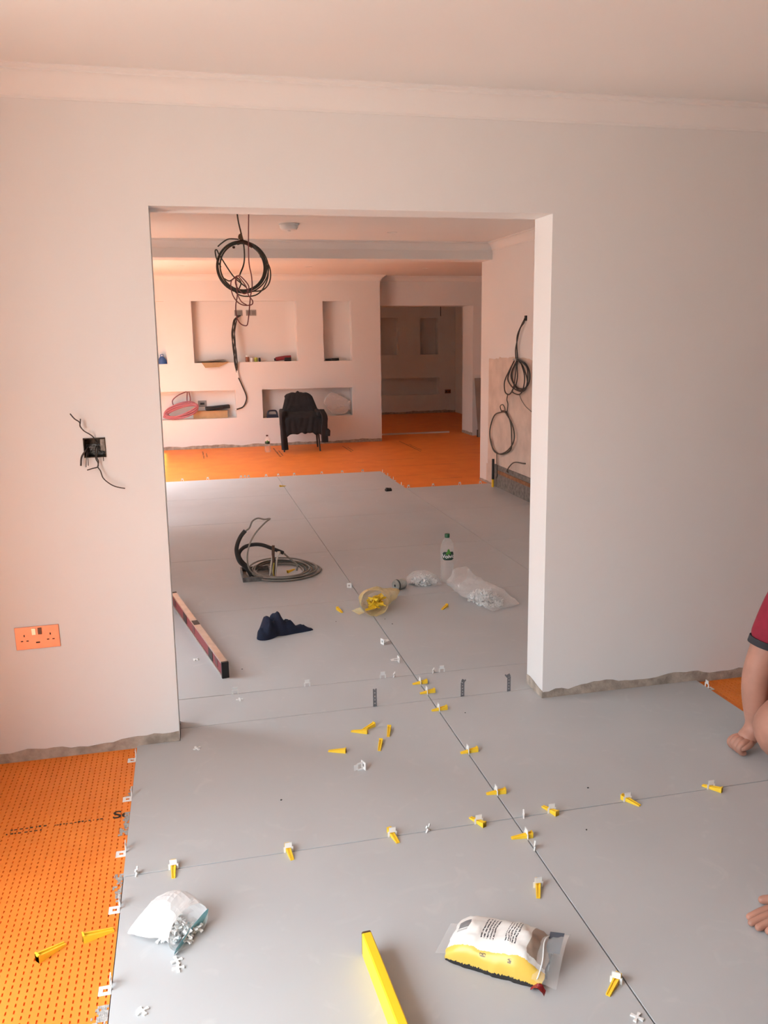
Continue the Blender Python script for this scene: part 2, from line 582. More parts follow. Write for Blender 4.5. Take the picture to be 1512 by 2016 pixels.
# unpainted skim patch on the side wall, torn upper edge, with the dug-out strip below
mb = MB()
n = 44
for i in range(n):
    def yb(k): return 4.10 + (6.02 - 4.10) * k / n
    def tp(k):
        y = yb(k)
        return 1.315 + 0.028 * nz((y, 1, 0), 3.2, 2.0) + 0.016 * nz((y, 5, 0), 13, 2.0) - (0.02 if y > 5.75 else 0)
    a, b = yb(i), yb(i + 1)
    vs = [(XR2, a, 0.2), (XR2 - 0.003, a, 0.2), (XR2 - 0.003, a, tp(i)), (XR2, a, tp(i)),
          (XR2, b, 0.2), (XR2 - 0.003, b, 0.2), (XR2 - 0.003, b, tp(i + 1)), (XR2, b, tp(i + 1))]
    mb.add(vs, [(1, 5, 6, 2), (2, 6, 7, 3), (0, 4, 5, 1), (0, 1, 2, 3), (4, 7, 6, 5)])
mb.box(XR2 - 0.003, XR2, 5.80, 6.06, 0.0, 0.2)
struct(mb.build('trim_7', SKIM), 'pinkish bare plaster patch behind the hanging cables')
mb = MB()
mb.box(XR2 - 0.014, XR2, 4.0, 5.80, 0.0, 0.228)
struct(mb.build('trim_8', BLOCK), 'dark grey cement strip dug out at the wall base')
struct(MB().box(XR2 - 0.022, XR2 - 0.012, 4.0, 5.70, 0.145, 0.180).build('trim_9', mat('rusty_band', (0.30, 0.14, 0.07), 0.9, var=0.3, vscale=20)))

# ------------------------------------------------------------------ floor: screed, adhesive bed, tiles
floor = struct(MB().box(XW - 0.3, 4.6, -7.0, YB + 0.3, -0.12, -0.0185).build('floor', SCREED), 'floor slab of large grey tiles on orange matting')
G = 0.0021                                       # half a joint
mb = MB()
for (a, b, c, d) in [(-1.205, 1.205, -2.4, WY0 - 0.004), (XLB + .004, XRB - .004, WY0 - .004, WY1 + .004),
                     (-1.205, 1.19, WY1 + .004, 7.08), (1.19, XR2 - .004, WY1 + .004, 5.94)]:
    mb.box(a, b, c, d, -0.0185, -0.0100)
mb.build('adhesive_bed', ADH, floor)


def tile(poly, k):
    bm = bmesh.new()
    top = [bm.verts.new((x, y, 0.0)) for x, y in poly]
    bot = [bm.verts.new((x, y, -0.0100)) for x, y in poly]
    n = len(poly)
    ft = bm.faces.new(top)
    bm.faces.new(bot[::-1])
    for i in range(n):
        bm.faces.new((top[i], bot[i], bot[(i + 1) % n], top[(i + 1) % n]))
    bmesh.ops.bevel(bm, geom=list(ft.edges), offset=0.0006, segments=1, affect='EDGES', profile=0.5)
    bmesh.ops.recalc_face_normals(bm, faces=bm.faces)
    me = bpy.data.meshes.new('tile')
    bm.to_mesh(me)
    bm.free()
    me.materials.append(TILE)
    return link('tile', me, floor)


def rect(x0, x1, y0, y1):
    return [(x0 + G, y0 + G), (x1 - G, y0 + G), (x1 - G, y1 - G), (x0 + G, y1 - G)]


XLE, XRE, X2 = -1.2165, 1.2136, 1.2002
ROWS = [1.2236, 2.4053, 3.5870, 4.7687, 5.9504, 7.090]
k = 0
for (y0, y1) in [(-2.403, -1.2015), (-1.2015, 0.0)]:
    tile(rect(XLE, 0, y0, y1), k)
    tile(rect(0, XRE, y0, y1), k)
J1 = 0.939
wf = WY0 - 0.004
tile([(XLE, G), (-G, G), (-G, J1 - G), (XLB + .003, J1 - G), (XLB + .003, wf), (XLE, wf)], k)
tile([(G, G), (XRE, G), (XRE, wf), (XRB - .003, wf), (XRB - .003, J1 - G), (G, J1 - G)], k)
wb = WY1 + 0.004
J2 = ROWS[0]
tile([(XLB + .003, J1 + G), (-G, J1 + G), (-G, J2 - G), (XLE + G, J2 - G), (XLE + G, wb), (XLB + .003, wb)], k)
tile([(G, J1 + G), (XRB - .003, J1 + G), (XRB - .003, wb), (X2 - G, wb), (X2 - G, J2 - G), (G, J2 - G)], k)
tile(rect(X2, XR2 - .002, wb, J2), k)
for i in range(5):
    y0, y1 = ROWS[i], ROWS[i + 1]
    tile(rect(XLE, 0, y0, y1), k)
    tile(rect(0, X2, y0, y1), k)
    if i < 4:
        tile(rect(X2, XR2 - .010, y0, y1), k)

# ------------------------------------------------------------------ orange uncoupling mats
MZ = -0.0105                                      # mat surface, just under the tile tops


def mat_cells(mb, x0, x1, y0, y1, p=0.019, q=0.0215, ex=0.0075, ey=0.0048, deep=0.0045):
    """embossed sheet: narrow slots shaped as the shaded side of each wider pocket"""
    nx, ny = int(round((x1 - x0) / p)), int(round((y1 - y0) / q))
    px, py = (x1 - x0) / nx, (y1 - y0) / ny
    for i in range(nx):
        for j in range(ny):
            a, c = x0 + i * px, y0 + j * py
            b, d = a + px, c + py
            vs = [(a, c, MZ), (b, c, MZ), (b, d, MZ), (a, d, MZ),
                  (a + ex, c + ey, MZ), (b - ex, c + ey, MZ), (b - ex, d - ey, MZ), (a + ex, d - ey, MZ),
                  (a + ex, c + ey, MZ - deep), (b - ex, c + ey, MZ - deep), (b - ex, d - ey, MZ - deep), (a + ex, d - ey, MZ - deep)]
            mb.add(vs, [(0, 1, 5, 4), (1, 2, 6, 5), (2, 3, 7, 6), (3, 0, 4, 7), (4, 5, 9, 8), (5, 6, 10, 9), (6, 7, 11, 10), (7, 4, 8, 11), (8, 9, 10, 11)])


def flat(mb, x0, x1, y0, y1):
    mb.add([(x0, y0, MZ), (x1, y0, MZ), (x1, y1, MZ), (x0, y1, MZ)], [(0, 1, 2, 3)])


def flat_mesh(mb, name):
    me = bpy.data.meshes.new(name)
    me.from_pydata(mb.v, [], mb.f)
    me.materials.append(ORANGE)
    me.update()
    return me


mb = MB()
cx0, cx1, cy0, cy1 = -1.9385, -1.2185, -0.94, WY0 - 0.0058
mat_cells(mb, cx0, cx1, cy0, cy1)
flat(mb, XW, cx0, -6.8, WY0)
flat(mb, cx0, cx1, -6.8, cy0)
flat(mb, cx0, cx1, cy1, WY0)
mat_l = tag(link('uncoupling_mat', flat_mesh(mb, 'uncoupling_mat')), 'orange dimpled underlay mat left of the grey tiles in the near room', 'underlay mat')
mb = MB()
mat_cells(mb, 1.2156, 1.7156, 0.235, WY0 - 0.0008)
flat(mb, 1.7156, 4.2, -6.8, WY0)
flat(mb, 1.2156, 1.7156, -6.8, 0.235)
flat(mb, cx1, 1.2156, -6.8, -2.405)
tag(link('uncoupling_mat', flat_mesh(mb, 'uncoupling_mat')), 'orange underlay mat showing behind the kneeling person at the right wall', 'underlay mat')


def far_mat(rects, label):
    m_ = MB()
    for r in rects:
        flat(m_, *r)
    o = link('uncoupling_mat', flat_mesh(m_, 'uncoupling_mat'))
    o.data.materials.clear()
    o.data.materials.append(ORANGEF)
    return tag(o, label, 'underlay mat')


mat_f = far_mat([(XW, 1.2, 7.092, YM), (1.2, XR2, 5.952, YM), (XR2, 4.4, BY1, YM)], 'orange underlay mat covering the far room floor before the media wall')
far_mat([(1.875, 4.4, YM, YD0), (1.875, 3.37, YD0, YD1), (XW, 4.38, YD1, YB)], 'orange underlay mat on the floor of the last dim room')
far_mat([(XW, XLE - 0.001, WY1, 7.092)], 'orange underlay mat left of the tiles in the middle room')

# paving outside the patio doors
struct(MB().box(-14.0, XW - 0.12, -14.0, 22.0, -0.16, -0.06).build('ground', mat('pale_paving', (0.27, 0.26, 0.24), 0.9, var=0.1, vscale=3)))
struct(MB().box(-4.15, -4.0, 5.9, 14.0, -0.06, 2.45).build('wall_sky_block', mat('sky_block_brown', (0.20, 0.12, 0.085), 0.9, var=0.2, vscale=6)))  # unseen wall added to keep low sky out of the far room
# plain white frames lining the openings in the outer wall
for i, (a, b, c, d) in enumerate(OPENINGS):
    depth = 0.30 if i == 0 else 0.12
    fr = MB()
    x0, x1 = XW - depth * 0.5 - 0.03, XW - depth * 0.5 + 0.03
    lo = c - 0.03 if c == 0 else c
    fr.box(x0, x1, a, a + 0.05, lo, d); fr.box(x0, x1, b - 0.05, b, lo, d); fr.box(x0, x1, a + 0.05, b - 0.05, d - 0.05, d)
    struct(fr.build('door_%d' % (i + 1), mat('frame_white', (0.75, 0.75, 0.74), 0.4)), 'white frame of an unseen opening in the outer wall')
struct(MB().box(XW - 0.72, XW - 0.30, -4.2, 1.0, 2.46, 2.58).build('ceiling', CEIL), 'unseen slab added over the near opening to cut the sun')  # added overhang, limits the sun that reaches the near floor

# ------------------------------------------------------------------ tile levelling clips, wedges, cross spacers


def clip_mesh(base=False):
    """plastic clip above the tile: two feet, a window for the wedge and a narrower snap-off top; plane y = 0"""
    mb = MB()
    t = 0.0009
    mb.box(-0.0145, -0.0085, -t, t, -0.0098, 0.017)
    mb.box(0.0085, 0.0145, -t, t, -0.0098, 0.017)
    mb.box(-0.0105, 0.0105, -t, t, 0.017, 0.031)
    mb.box(-0.0145, 0.0145, -t * 1.4, t * 1.4, 0.0145, 0.0172)
    mb.box(-0.0105, 0.0105, -t * 1.5, t * 1.5, 0.0295, 0.031)
    return mb


def foot_mesh():
    """square foot plate with a hole, flat on the ground, in front of y = 0"""
    mb = MB()
    mb.box(-0.0150, -0.0060, -0.030, 0.0, 0.0, 0.0022)
    mb.box(0.0060, 0.0150, -0.030, 0.0, 0.0, 0.0022)
    mb.box(-0.0060, 0.0060, -0.030, -0.020, 0.0, 0.0022)
    mb.box(-0.0060, 0.0060, -0.008, 0.0, 0.0, 0.0022)
    return mb


def wedge_mesh(L=0.068):
    """ribbed wedge along +x: thin tip at x = 0, thick heel at x = L"""
    mb = MB()
    mb.taper(L, 0.011, 0.0150, 0.0020, 0.0125)
    for s in (-1, 1):
        vs = [(0, s * 0.0055, 0.0020), (L, s * 0.0075, 0.0125), (L, s * 0.0035, 0.0125), (0, s * 0.0025, 0.0020),
              (0, s * 0.0055, 0.0042), (L, s * 0.0075, 0.0165), (L, s * 0.0035, 0.0165), (0, s * 0.0025, 0.0042)]
        mb.add(vs, [(3, 2, 1, 0), (4, 5, 6, 7), (0, 1, 5, 4), (1, 2, 6, 5), (2, 3, 7, 6), (3, 0, 4, 7)])
    mb.box(L - 0.004, L, -0.0075, 0.0075, 0.0, 0.0185)
    return mb


def cross_mesh(r=0.0140, w=0.0026, t=0.0042):
    mb = MB()
    for a in range(4):
        M = Matrix.Rotation(a * math.pi / 2, 4, 'Z')
        mb.box(w, r, -w, w, 0, t, M)
        mb.box(r - 0.004, r + 0.001, -w * 1.5, w * 1.5, 0.0002, t - 0.0002, M)
    mb.box(-w, w, -w, w, 0, t)
    return mb


ME_CLIP = clip_mesh().mesh('clip_frame', WPL)
ME_CLIPT = clip_mesh().mesh('clip_frame', WTR)
ME_FOOT = foot_mesh().mesh('foot_plate', WPL)
ME_WEDGE = wedge_mesh().mesh('wedge', YEL)
ME_CROSS = cross_mesh().mesh('cross_spacer', WPL)


def set_clip(x, y, rz, label, wrot=0.0, thru=0.044, me=None, group=None):
    """clip standing in a joint with its wedge pushed through; thru = length of tip that has passed through"""
    t = thing('levelling_clip', label, 'tile clip', (x, y, 0), rz, group)
    link('clip_frame', me or ME_CLIP, t)
    wd = link('wedge', ME_WEDGE, t)
    a = -math.pi / 2 + math.pi + wrot                   # heel behind (+y), tip in front (-y)
    wd.rotation_euler = (0, 0, a)
    d = Vector((math.cos(a), math.sin(a), 0))
    wd.location = -d * thru + Vector((0, 0, 0.0004))
    return t


cj = [(-1.073, 0.0, 0.0, 0.046), (-0.731, 0.0, 0.12, 0.046), (-0.404, 0.0, 0.20, 0.042), (-0.118, 0.0, 3.55, 0.040),
      (0.135, 0.0, 3.50, 0.042), (0.409, 0.0, 0.55, 0.046), (0.725, 0.0, 3.75, 0.030)]
for i, (x, y, wr, th) in enumerate(cj):
    set_clip(x, y, 0, 'white tile clip with yellow wedge, %s from the left on the front cross joint' % ordn(i), wr, th)
lj = [(0.0, 1.118, 0.035), (0.0, 1.012, 0.03), (0.0, 0.833, 0.03), (0.0, 0.455, 0.028), (0.0, 0.155, 0.034), (0.0, -0.110, 0.048)]
for i, (x, y, th) in enumerate(lj):
    set_clip(x, y, -math.pi / 2 + 0.02, 'white tile clip with yellow wedge, %s from the back on the long joint' % ordn(i), -0.12 if i > 3 else 0.0, th)
set_clip(-0.062, -0.345, -0.05, 'white tile clip and wedge standing alone on the tile left of the long joint', -0.35, 0.05)
set_clip(-0.026, -0.728, -0.62, 'white tile clip with wedge nearest the camera, beside the long joint', -0.25, 0.05)

# clips hooked under the open left edge of the tiles
for i, y in enumerate((0.735, 0.455, 0.132, -0.135, -0.438)):
    t = thing('edge_clip', 'white clip on the left tile edge by the orange mat, %s from the wall' % ordn(i), 'tile clip',
              (XLE - 0.0008, y, 0.0), -math.pi / 2)
    link('clip_frame', ME_CLIP, t)
    f = link('foot_plate', ME_FOOT, t, (0.0, 0.0, MZ + 0.0003))
# clips along the far edges of the tile field
fx = [-1.04, -0.765, -0.401, -0.357, -0.318, -0.122, 0.014, 0.195, 0.51, 0.746, 0.986]
for i, x in enumerate(fx):
    t = thing('edge_clip', 'tiny pale clip on the far tile edge before the media wall, %s from the left' % ordn(i), 'tile clip', (x, 7.0905, 0), math.pi)
    link('clip_frame', ME_CLIP, t)
    link('foot_plate', ME_FOOT, t, (0, 0, MZ + 0.0003))
for i, y in enumerate((7.0, 6.74, 6.48, 6.13)):
    t = thing('edge_clip', 'pale clip on the stepped far tile edge, %s from the media wall' % ordn(i), 'tile clip', (X2 + 0.0005, y, 0), math.pi / 2)
    link('clip_frame', ME_CLIP, t)
    link('foot_plate', ME_FOOT, t, (0, 0, MZ + 0.0003))
for i, x in enumerate((1.231, 1.495, 1.785, 2.012)):
    t = thing('edge_clip', 'pale clip on the right far tile edge, %s from the step' % ordn(i), 'tile clip', (x, 5.9510, 0), math.pi)
    link('clip_frame', ME_CLIP, t)
    link('foot_plate', ME_FOOT, t, (0, 0, MZ + 0.0003))
t = thing('edge_clip', 'white clip on the right tile edge by the orange corner behind the person', 'tile clip', (XRE + 0.001, 0.755, 0), math.pi / 2)
link('clip_frame', ME_CLIP, t)
link('foot_plate', ME_FOOT, t, (0, 0, MZ + 0.0003))
# milky clip stubs left in the doorway joint
for i, x in enumerate((-0.818, -0.498, -0.148, 0.135)):
    tag(link('clip_stub', ME_CLIPT, None, (x, J2, 0.0), (0, 0, 0)),
        'milky clip stub without wedge, %s from the left in the joint behind the doorway' % ordn(i), 'tile clip')

# loose clips
def loose_clip(x, y, z, rot, label):
    t = thing('loose_clip', label, 'tile clip', (x, y, z))
    t.rotation_euler = rot
    c = link('clip_frame', ME_CLIP, t)
    f = link('foot_plate', ME_FOOT, t, (0, 0.015, -0.0095))
    return t


loose_clip(-0.413, 0.432, 0.0152, (0, math.radians(-90), math.radians(20)), 'loose white clip lying on its side below the scattered wedges')
loose_clip(-0.024, 2.665, 0.0152, (0, math.radians(90), math.radians(60)), 'loose white clip lying beside the long joint behind the yellow bag')
loose_clip(-0.045, 1.645, 0.016, (math.radians(90), 0, math.radians(110)), 'loose white clip with an open ring, just left of the long joint')
loose_clip(-0.040, 1.390, 0.016, (math.radians(-90), 0, math.radians(95)), 'loose pale clip with a tail touching the long joint')

# cross spacers
def cross(x, y, z, rot, label, group=None):
    return tag(link('cross_spacer', ME_CROSS, None, (x, y, z), rot), label, 'tile spacer', group)


cross(-1.180, 0.0, 0.010, (math.pi / 2, math.pi / 4, math.pi / 2 - 0.25), 'white cross spacer standing in the front cross joint near the orange mat')
cross(-0.289, 0.0, 0.010, (math.pi / 2, math.pi / 4, 0.75), 'white cross spacer in the front cross joint, left of the long joint')
cross(0.034, 0.0, 0.010, (math.pi / 2, 0.6, 1.25), 'white cross spacer in the front cross joint beside the tile crossing')
cross(0.0, -0.170, 0.009, (math.pi / 2, math.pi / 4, math.pi / 2 - 0.5), 'white cross spacer standing in the long joint below the tile crossing')
cross(-0.992, 0.748, 0.0, (0, 0, 0.5), 'white cross spacer lying on the tile by the left wall corner')
cross(-1.139, -0.539, 0.0, (0, 0, 0.55), 'white cross spacer lying at the bottom left of the tiles')
cross(-0.031, -0.836, 0.0, (0, 0, 0.7), 'white cross spacer lying at the bottom right beside the long joint')
cross(-0.804, 1.154, 0.0, (0, 0, 0.1), 'white cross spacer lying on the doorway tile strip')
cross(-0.981, 1.680, 0.0, (0, 0, 0.9), 'white cross spacer lying beside the red level')
cross(-0.096, J2, 0.010, (math.pi / 2, math.pi / 4, 1.0), 'white cross spacer in the joint behind the doorway, left of the long joint')
cross(0.092, J2, 0.010, (math.pi / 2, math.pi / 4, 1.0), 'white cross spacer in the joint behind the doorway, right of the long joint')

# loose wedges: (x, y of tip, direction of heel, label)
def wedge(x0, y0, x1, y1, z, label, tilt=0.0, roll=0.0, group=None):
    a = math.atan2(y1 - y0, x1 - x0)
    o = link('loose_wedge', ME_WEDGE, None, (x0, y0, z))
    o.rotation_euler = (Matrix.Rotation(a, 4, 'Z') @ Matrix.Rotation(tilt, 4, 'Y') @ Matrix.Rotation(roll, 4, 'X')).to_euler()
    return tag(o, label, 'wedge', group)


mw = wedge_mesh(0.080).mesh('wedge', YEL)
w1 = wedge(-1.348, -0.242, -1.412, -0.296, MZ, 'bright yellow wedge lying on the orange mat, farther from the tiles')
w1.data = mw
w1.scale = (1, 1.25, 1.3)
w2 = wedge(-1.228, -0.218, -1.306, -0.246, MZ, 'bright yellow wedge lying on the orange mat, its tip touching the tile edge')
w2.data = mw
w2.scale = (1, 1.25, 1.3)
wedge(-0.392, 0.736, -0.337, 0.706, 0, 'yellow wedge pointing left in the crossed pair on the near tile')
wedge(-0.352, 0.728, -0.292, 0.760, 0, 'yellow wedge lying behind in the crossed pair on the near tile')
wedge(-0.260, 0.655, -0.240, 0.718, 0, 'yellow wedge end-on beside the crossed pair')
wedge(-0.320, 0.552, -0.298, 0.615, 0, 'yellow wedge end-on in front of the crossed pair')
wedge(-0.507, 0.598, -0.446, 0.572, 0, 'yellow wedge lying alone at the left of the scattered wedges')
wedge(-0.160, 2.190, -0.180, 2.270, 0, 'yellow wedge left of the bag of wedges')
wedge(0.402, 2.090, 0.468, 2.160, 0, 'yellow wedge between the bag of wedges and the white bag')
wedge(0.020, 6.43, -0.055, 6.41, 0, 'yellow wedge far back on the long joint before the media wall')
wedge(-0.310, 3.12, -0.386, 3.06, 0.016, 'yellow wedge lying inside the cable loops of the floor box', 0.15)

# folded galvanised straps standing in the doorway joint
def strap(x, y, h, bend, label):
    t = thing('fixing_strap', label, 'metal strap', (x, y, 0), 0.12)
    mb = MB()
    w2_, th = 0.0085, 0.0007
    mb.box(-w2_, -0.0022, -th, th, 0, h)                 # perforated strip: rails and rungs around small holes
    mb.box(0.0022, w2_, -th, th, 0, h)
    n = 5
    for k in range(n):
        z0, z1 = h * k / n, h * (k + 1) / n
        mb.box(-0.0022, 0.0022, -th, th, z0, z1 - 0.0045)
    mb.build('strip', STEEL, t)
    if bend:
        b = MB()
        b.box(-w2_, w2_, -th, th, 0, 0.013)
        o = b.build('bent_tip', STEEL, t)
        o.location = (0, 0, h - 0.0008)
        o.rotation_euler = (-0.2, bend, 0)
        c = MB()
        c.box(-0.003, 0.003, -th, th, 0, 0.016)
        o2 = c.build('torn_tab', STEEL, t)
        o2.location = (w2_ * 0.6 if bend > 0 else -w2_, 0, h - 0.002)
        o2.rotation_euler = (-0.3, bend * 1.7, 0)
    return t


strap(-0.249, J1, 0.080, 0, 'straight grey metal strap standing up left of the long joint in the doorway')
strap(0.141, J1, 0.066, 0.55, 'grey metal strap with a bent tip, middle one in the doorway')
strap(0.355, J1, 0.068, -0.35, 'grey metal strap with a torn tip nearest the right jamb')

# grit
for i, (x, y) in enumerate([(-0.72, 0.30), (0.10, 0.78), (0.32, 0.11), (0.20, -0.12), (0.05, 2.02), (0.07, 1.93), (-0.77, 1.50), (-0.22, 2.05)]):
    mb = MB()
    random.seed(i)
    pts = [(0.003 * math.cos(a) * random.uniform(.6, 1.3), 0.003 * math.sin(a) * random.uniform(.6, 1.3)) for a in (0, 1.2, 2.4, 3.7, 5.0)]
    mb.prism(pts, 0, 0.0022)
    o = mb.build('grit_crumb', BLK)
    o.location = (x, y, 0)
    tag(o, 'tiny dark crumb of grit lying on the grey tiles', 'debris', 'dark grit crumbs on the tiles')

# ------------------------------------------------------------------ on the partition: copper socket and chased box
so = thing('wall_socket', 'copper double wall socket low on the left wall', 'socket', (-1.536, WY0, 0.474))
mb = MB()
mb.box(-0.0765, 0.0765, -0.0045, 0.0, -0.043, 0.043)
pl = mb.build('plate', COPPER, so)
pl.data.materials.clear(); pl.data.materials.append(COPPER)
bv = pl.modifiers.new('bevel', 'BEVEL'); bv.width = 0.0015; bv.segments = 2
SLOT = mat('socket_slot', (0.02, 0.016, 0.014), 0.6)
for i, (x, m) in enumerate(((-0.011, ALU), (0.010, mat('brown_rocker', (0.16, 0.07, 0.04), 0.5)))):
    mb = MB()
    mb.box(x - 0.0065, x + 0.0065, -0.0085, -0.0045, 0.012, 0.036)
    mb.build('rocker_switch', m, so)
for sx in (-1, 1):
    cx = sx * 0.045
    for (a, b, c, d) in ((cx - 0.0022, cx + 0.0022, 0.006, 0.014), (cx - 0.0135, cx - 0.0055, -0.0125, -0.0085), (cx + 0.0055, cx + 0.0135, -0.0125, -0.0085)):
        mb = MB()
        mb.box(a, b, -0.0052, -0.0044, c, d)
        mb.build('pin_slot', SLOT, so)
mb = MB()
mb.box(-0.007, 0.007, -0.0052, -0.0044, -0.0215, -0.0165)
mb.build('usb_slot', SLOT, so)
so.rotation_euler = (0, math.radians(-0.6), 0)

bx = thing('back_box', 'rusty open metal wiring box with bare wires hanging from the left wall', 'wiring box', (0, 0, 0))
RUST = mat('rusty_box', (0.10, 0.075, 0.055), 0.7, 0.3, var=0.6, vscale=60, bump=0.4, bscale=150)
mb = MB()
x0, x1, z0, z1 = -1.3190, -1.2440, 1.1280, 1.1980
yf, yb = WY0 - 0.004, WY0 + 0.046
mb.box(x0, x1, yb - 0.0015, yb, z0, z1)
mb.box(x0, x0 + 0.0025, yf, yb, z0, z1)
mb.box(x1 - 0.0025, x1, yf, yb, z0, z1)
mb.box(x0, x1, yf, yb, z0, z0 + 0.0025)
mb.box(x0, x1, yf, yb, z1 - 0.0025, z1)
mb.build('box_shell', RUST, bx)
WAD = mat('grey_wadding', (0.30, 0.28, 0.26), 0.95, var=0.6, vscale=90, bump=1.0, bscale=160)
mb = MB()
mb.grid(lambda u, v: (x0 + 0.004 + u * 0.067, yb - 0.004 - 0.030 * max(0, math.sin(u * 3.0) * math.sin(v * 2.9)) * (0.6 + 0.7 * nz((u * 4, v * 4, 0), 1.5, 3)),
                      z0 + 0.004 + v * 0.040), 14, 10)
mb.build('wadding', WAD, bx)
mb = MB()
mb.box(-1.262, -1.246, WY0 + 0.006, WY0 + 0.012, 1.150, 1.192)
mb.build('pale_lug', mat('dusty_lug', (0.30, 0.27, 0.24), 0.9, var=0.4, vscale=80), bx)
WIRE = mat('old_wire', (0.055, 0.042, 0.036), 0.6, var=0.4, vscale=120)
wires = [[(-1.349, 0.795, 1.290), (-1.336, 0.800, 1.271), (-1.322, 0.805, 1.259), (-1.320, 0.808, 1.243), (-1.310, 0.812, 1.227), (-1.295, 0.815, 1.216), (-1.284, 0.820, 1.206), (-1.277, 0.835, 1.192), (-1.275, 0.870, 1.180)],
         [(-1.317, 0.800, 1.270), (-1.319, 0.806, 1.257), (-1.322, 0.810, 1.246), (-1.319, 0.812, 1.238), (-1.311, 0.814, 1.228)],
         [(-1.271, 0.870, 1.165), (-1.271, 0.825, 1.155), (-1.275, 0.815, 1.131), (-1.270, 0.815, 1.115), (-1.274, 0.815, 1.097), (-1.266, 0.812, 1.082), (-1.259, 0.810, 1.057), (-1.242, 0.810, 1.038), (-1.224, 0.812, 1.025), (-1.206, 0.815, 1.018), (-1.187, 0.818, 1.013)],
         [(-1.278, 0.870, 1.165), (-1.278, 0.826, 1.159), (-1.279, 0.818, 1.127), (-1.273, 0.817, 1.112), (-1.274, 0.813, 1.097), (-1.293, 0.810, 1.092), (-1.310, 0.805, 1.088)],
         [(-1.308, 0.870, 1.160), (-1.313, 0.825, 1.153), (-1.326, 0.815, 1.134), (-1.331, 0.815, 1.103)],
         [(-1.305, 0.870, 1.155), (-1.309, 0.825, 1.144), (-1.314, 0.815, 1.097)],
         [(-1.303, 0.870, 1.150), (-1.306, 0.825, 1.138), (-1.306, 0.815, 1.102)],
         [(-1.253, 0.862, 1.140), (-1.253, 0.822, 1.134), (-1.253, 0.818, 1.116)]]
for i, p in enumerate(wires):
    MB().tube(p, 0.0032 if i == 4 else (0.0021 if i < 4 else 0.0014), 6, smooth=4).build('wire', WIRE, bx, smooth=True)

# ------------------------------------------------------------------ yellow straight edge in the foreground
sp = thing('spirit_level', 'bright yellow box level lying on edge at the bottom of the picture', 'level', (-0.590, -0.488, 0), 0)
sp.rotation_euler = (0, 0, math.radians(3.0))
mb = MB()
hw, hh, LL = 0.0125, 0.066, 0.80
sec = [(-hw, 0.002), (-hw + 0.002, 0), (hw - 0.002, 0), (hw, 0.002), (hw, hh - 0.003), (hw - 0.003, hh), (-hw + 0.003, hh), (-hw, hh - 0.003)]
vs = [(x, y, z) for y in (0.0, -LL) for (x, z) in sec]
mb.add(vs, [tuple(range(8)), tuple(range(15, 7, -1))] + [(i, (i + 1) % 8, 8 + (i + 1) % 8, 8 + i) for i in range(8)])
mb.build('bar', YELP, sp)
mb = MB()
vs = [(x * 0.98, y, 0.001 + z * 0.985) for y in (0.006, -0.0005) for (x, z) in sec]
mb.add(vs, [tuple(range(8)), tuple(range(15, 7, -1))] + [(i, (i + 1) % 8, 8 + (i + 1) % 8, 8 + i) for i in range(8)])
mb.build('end_cap', mat('brown_cap', (0.10, 0.055, 0.02), 0.5), sp)

# ------------------------------------------------------------------ red level in the middle room
rl = thing('spirit_level', 'dark red box level with silver edges lying on the tiles behind the left jamb', 'level', (-0.850, 1.412, 0))
rl.rotation_euler = (0, 0, math.atan2(2.61 - 1.412, -1.092 + 0.850))
Lr = 1.222
mb = MB(); mb.box(0.012, Lr - 0.012, -0.0115, 0.0115, 0.010, 0.068); mb.build('body', REDM, rl)
for zz in (0.0, 0.066):
    MB().box(0.010, Lr - 0.010, -0.0150, 0.0150, zz, zz + 0.010).build('edge_strip', ALU, rl)
for a in (0.0, Lr - 0.014):
    MB().box(a, a + 0.014, -0.0165, 0.0165, 0.0, 0.078).build('end_cap', BLK, rl)
for a in (0.20, 0.80):
    MB().box(a, a + 0.085, -0.0135, 0.0135, 0.012, 0.064).build('hand_grip', BLK, rl)
for a in (0.10, 0.60, 1.10):
    t_ = MB()
    t_.box(a, a + 0.05, -0.0128, 0.0128, 0.020, 0.058)
    vw = t_.build('vial_window', mat('dark_vial_plate', (0.10, 0.04, 0.045), 0.4), rl)
    mb = MB(); mb.tube([(a + 0.008, -0.0135, 0.039), (a + 0.042, -0.0135, 0.039)], 0.005, 8, smooth=0)
    mb.build('vial', mat('green_vial', (0.45, 0.60, 0.10), 0.2), vw)
MB().box(0.585, 0.655, -0.0155, 0.0155, 0.0762, 0.0775).build('top_window', BLK, rl)

# ------------------------------------------------------------------ plastic bags
CLEAR = film('clear_bag', (0.92, 0.92, 0.91), 0.14, 0.14, 0.9)
MILK = film('milky_bag', (0.93, 0.93, 0.93), 0.50, 0.25, 0.7)
YFILM = film('yellow_bag_film', (0.92, 0.72, 0.30), 0.34, 0.25, 0.7)


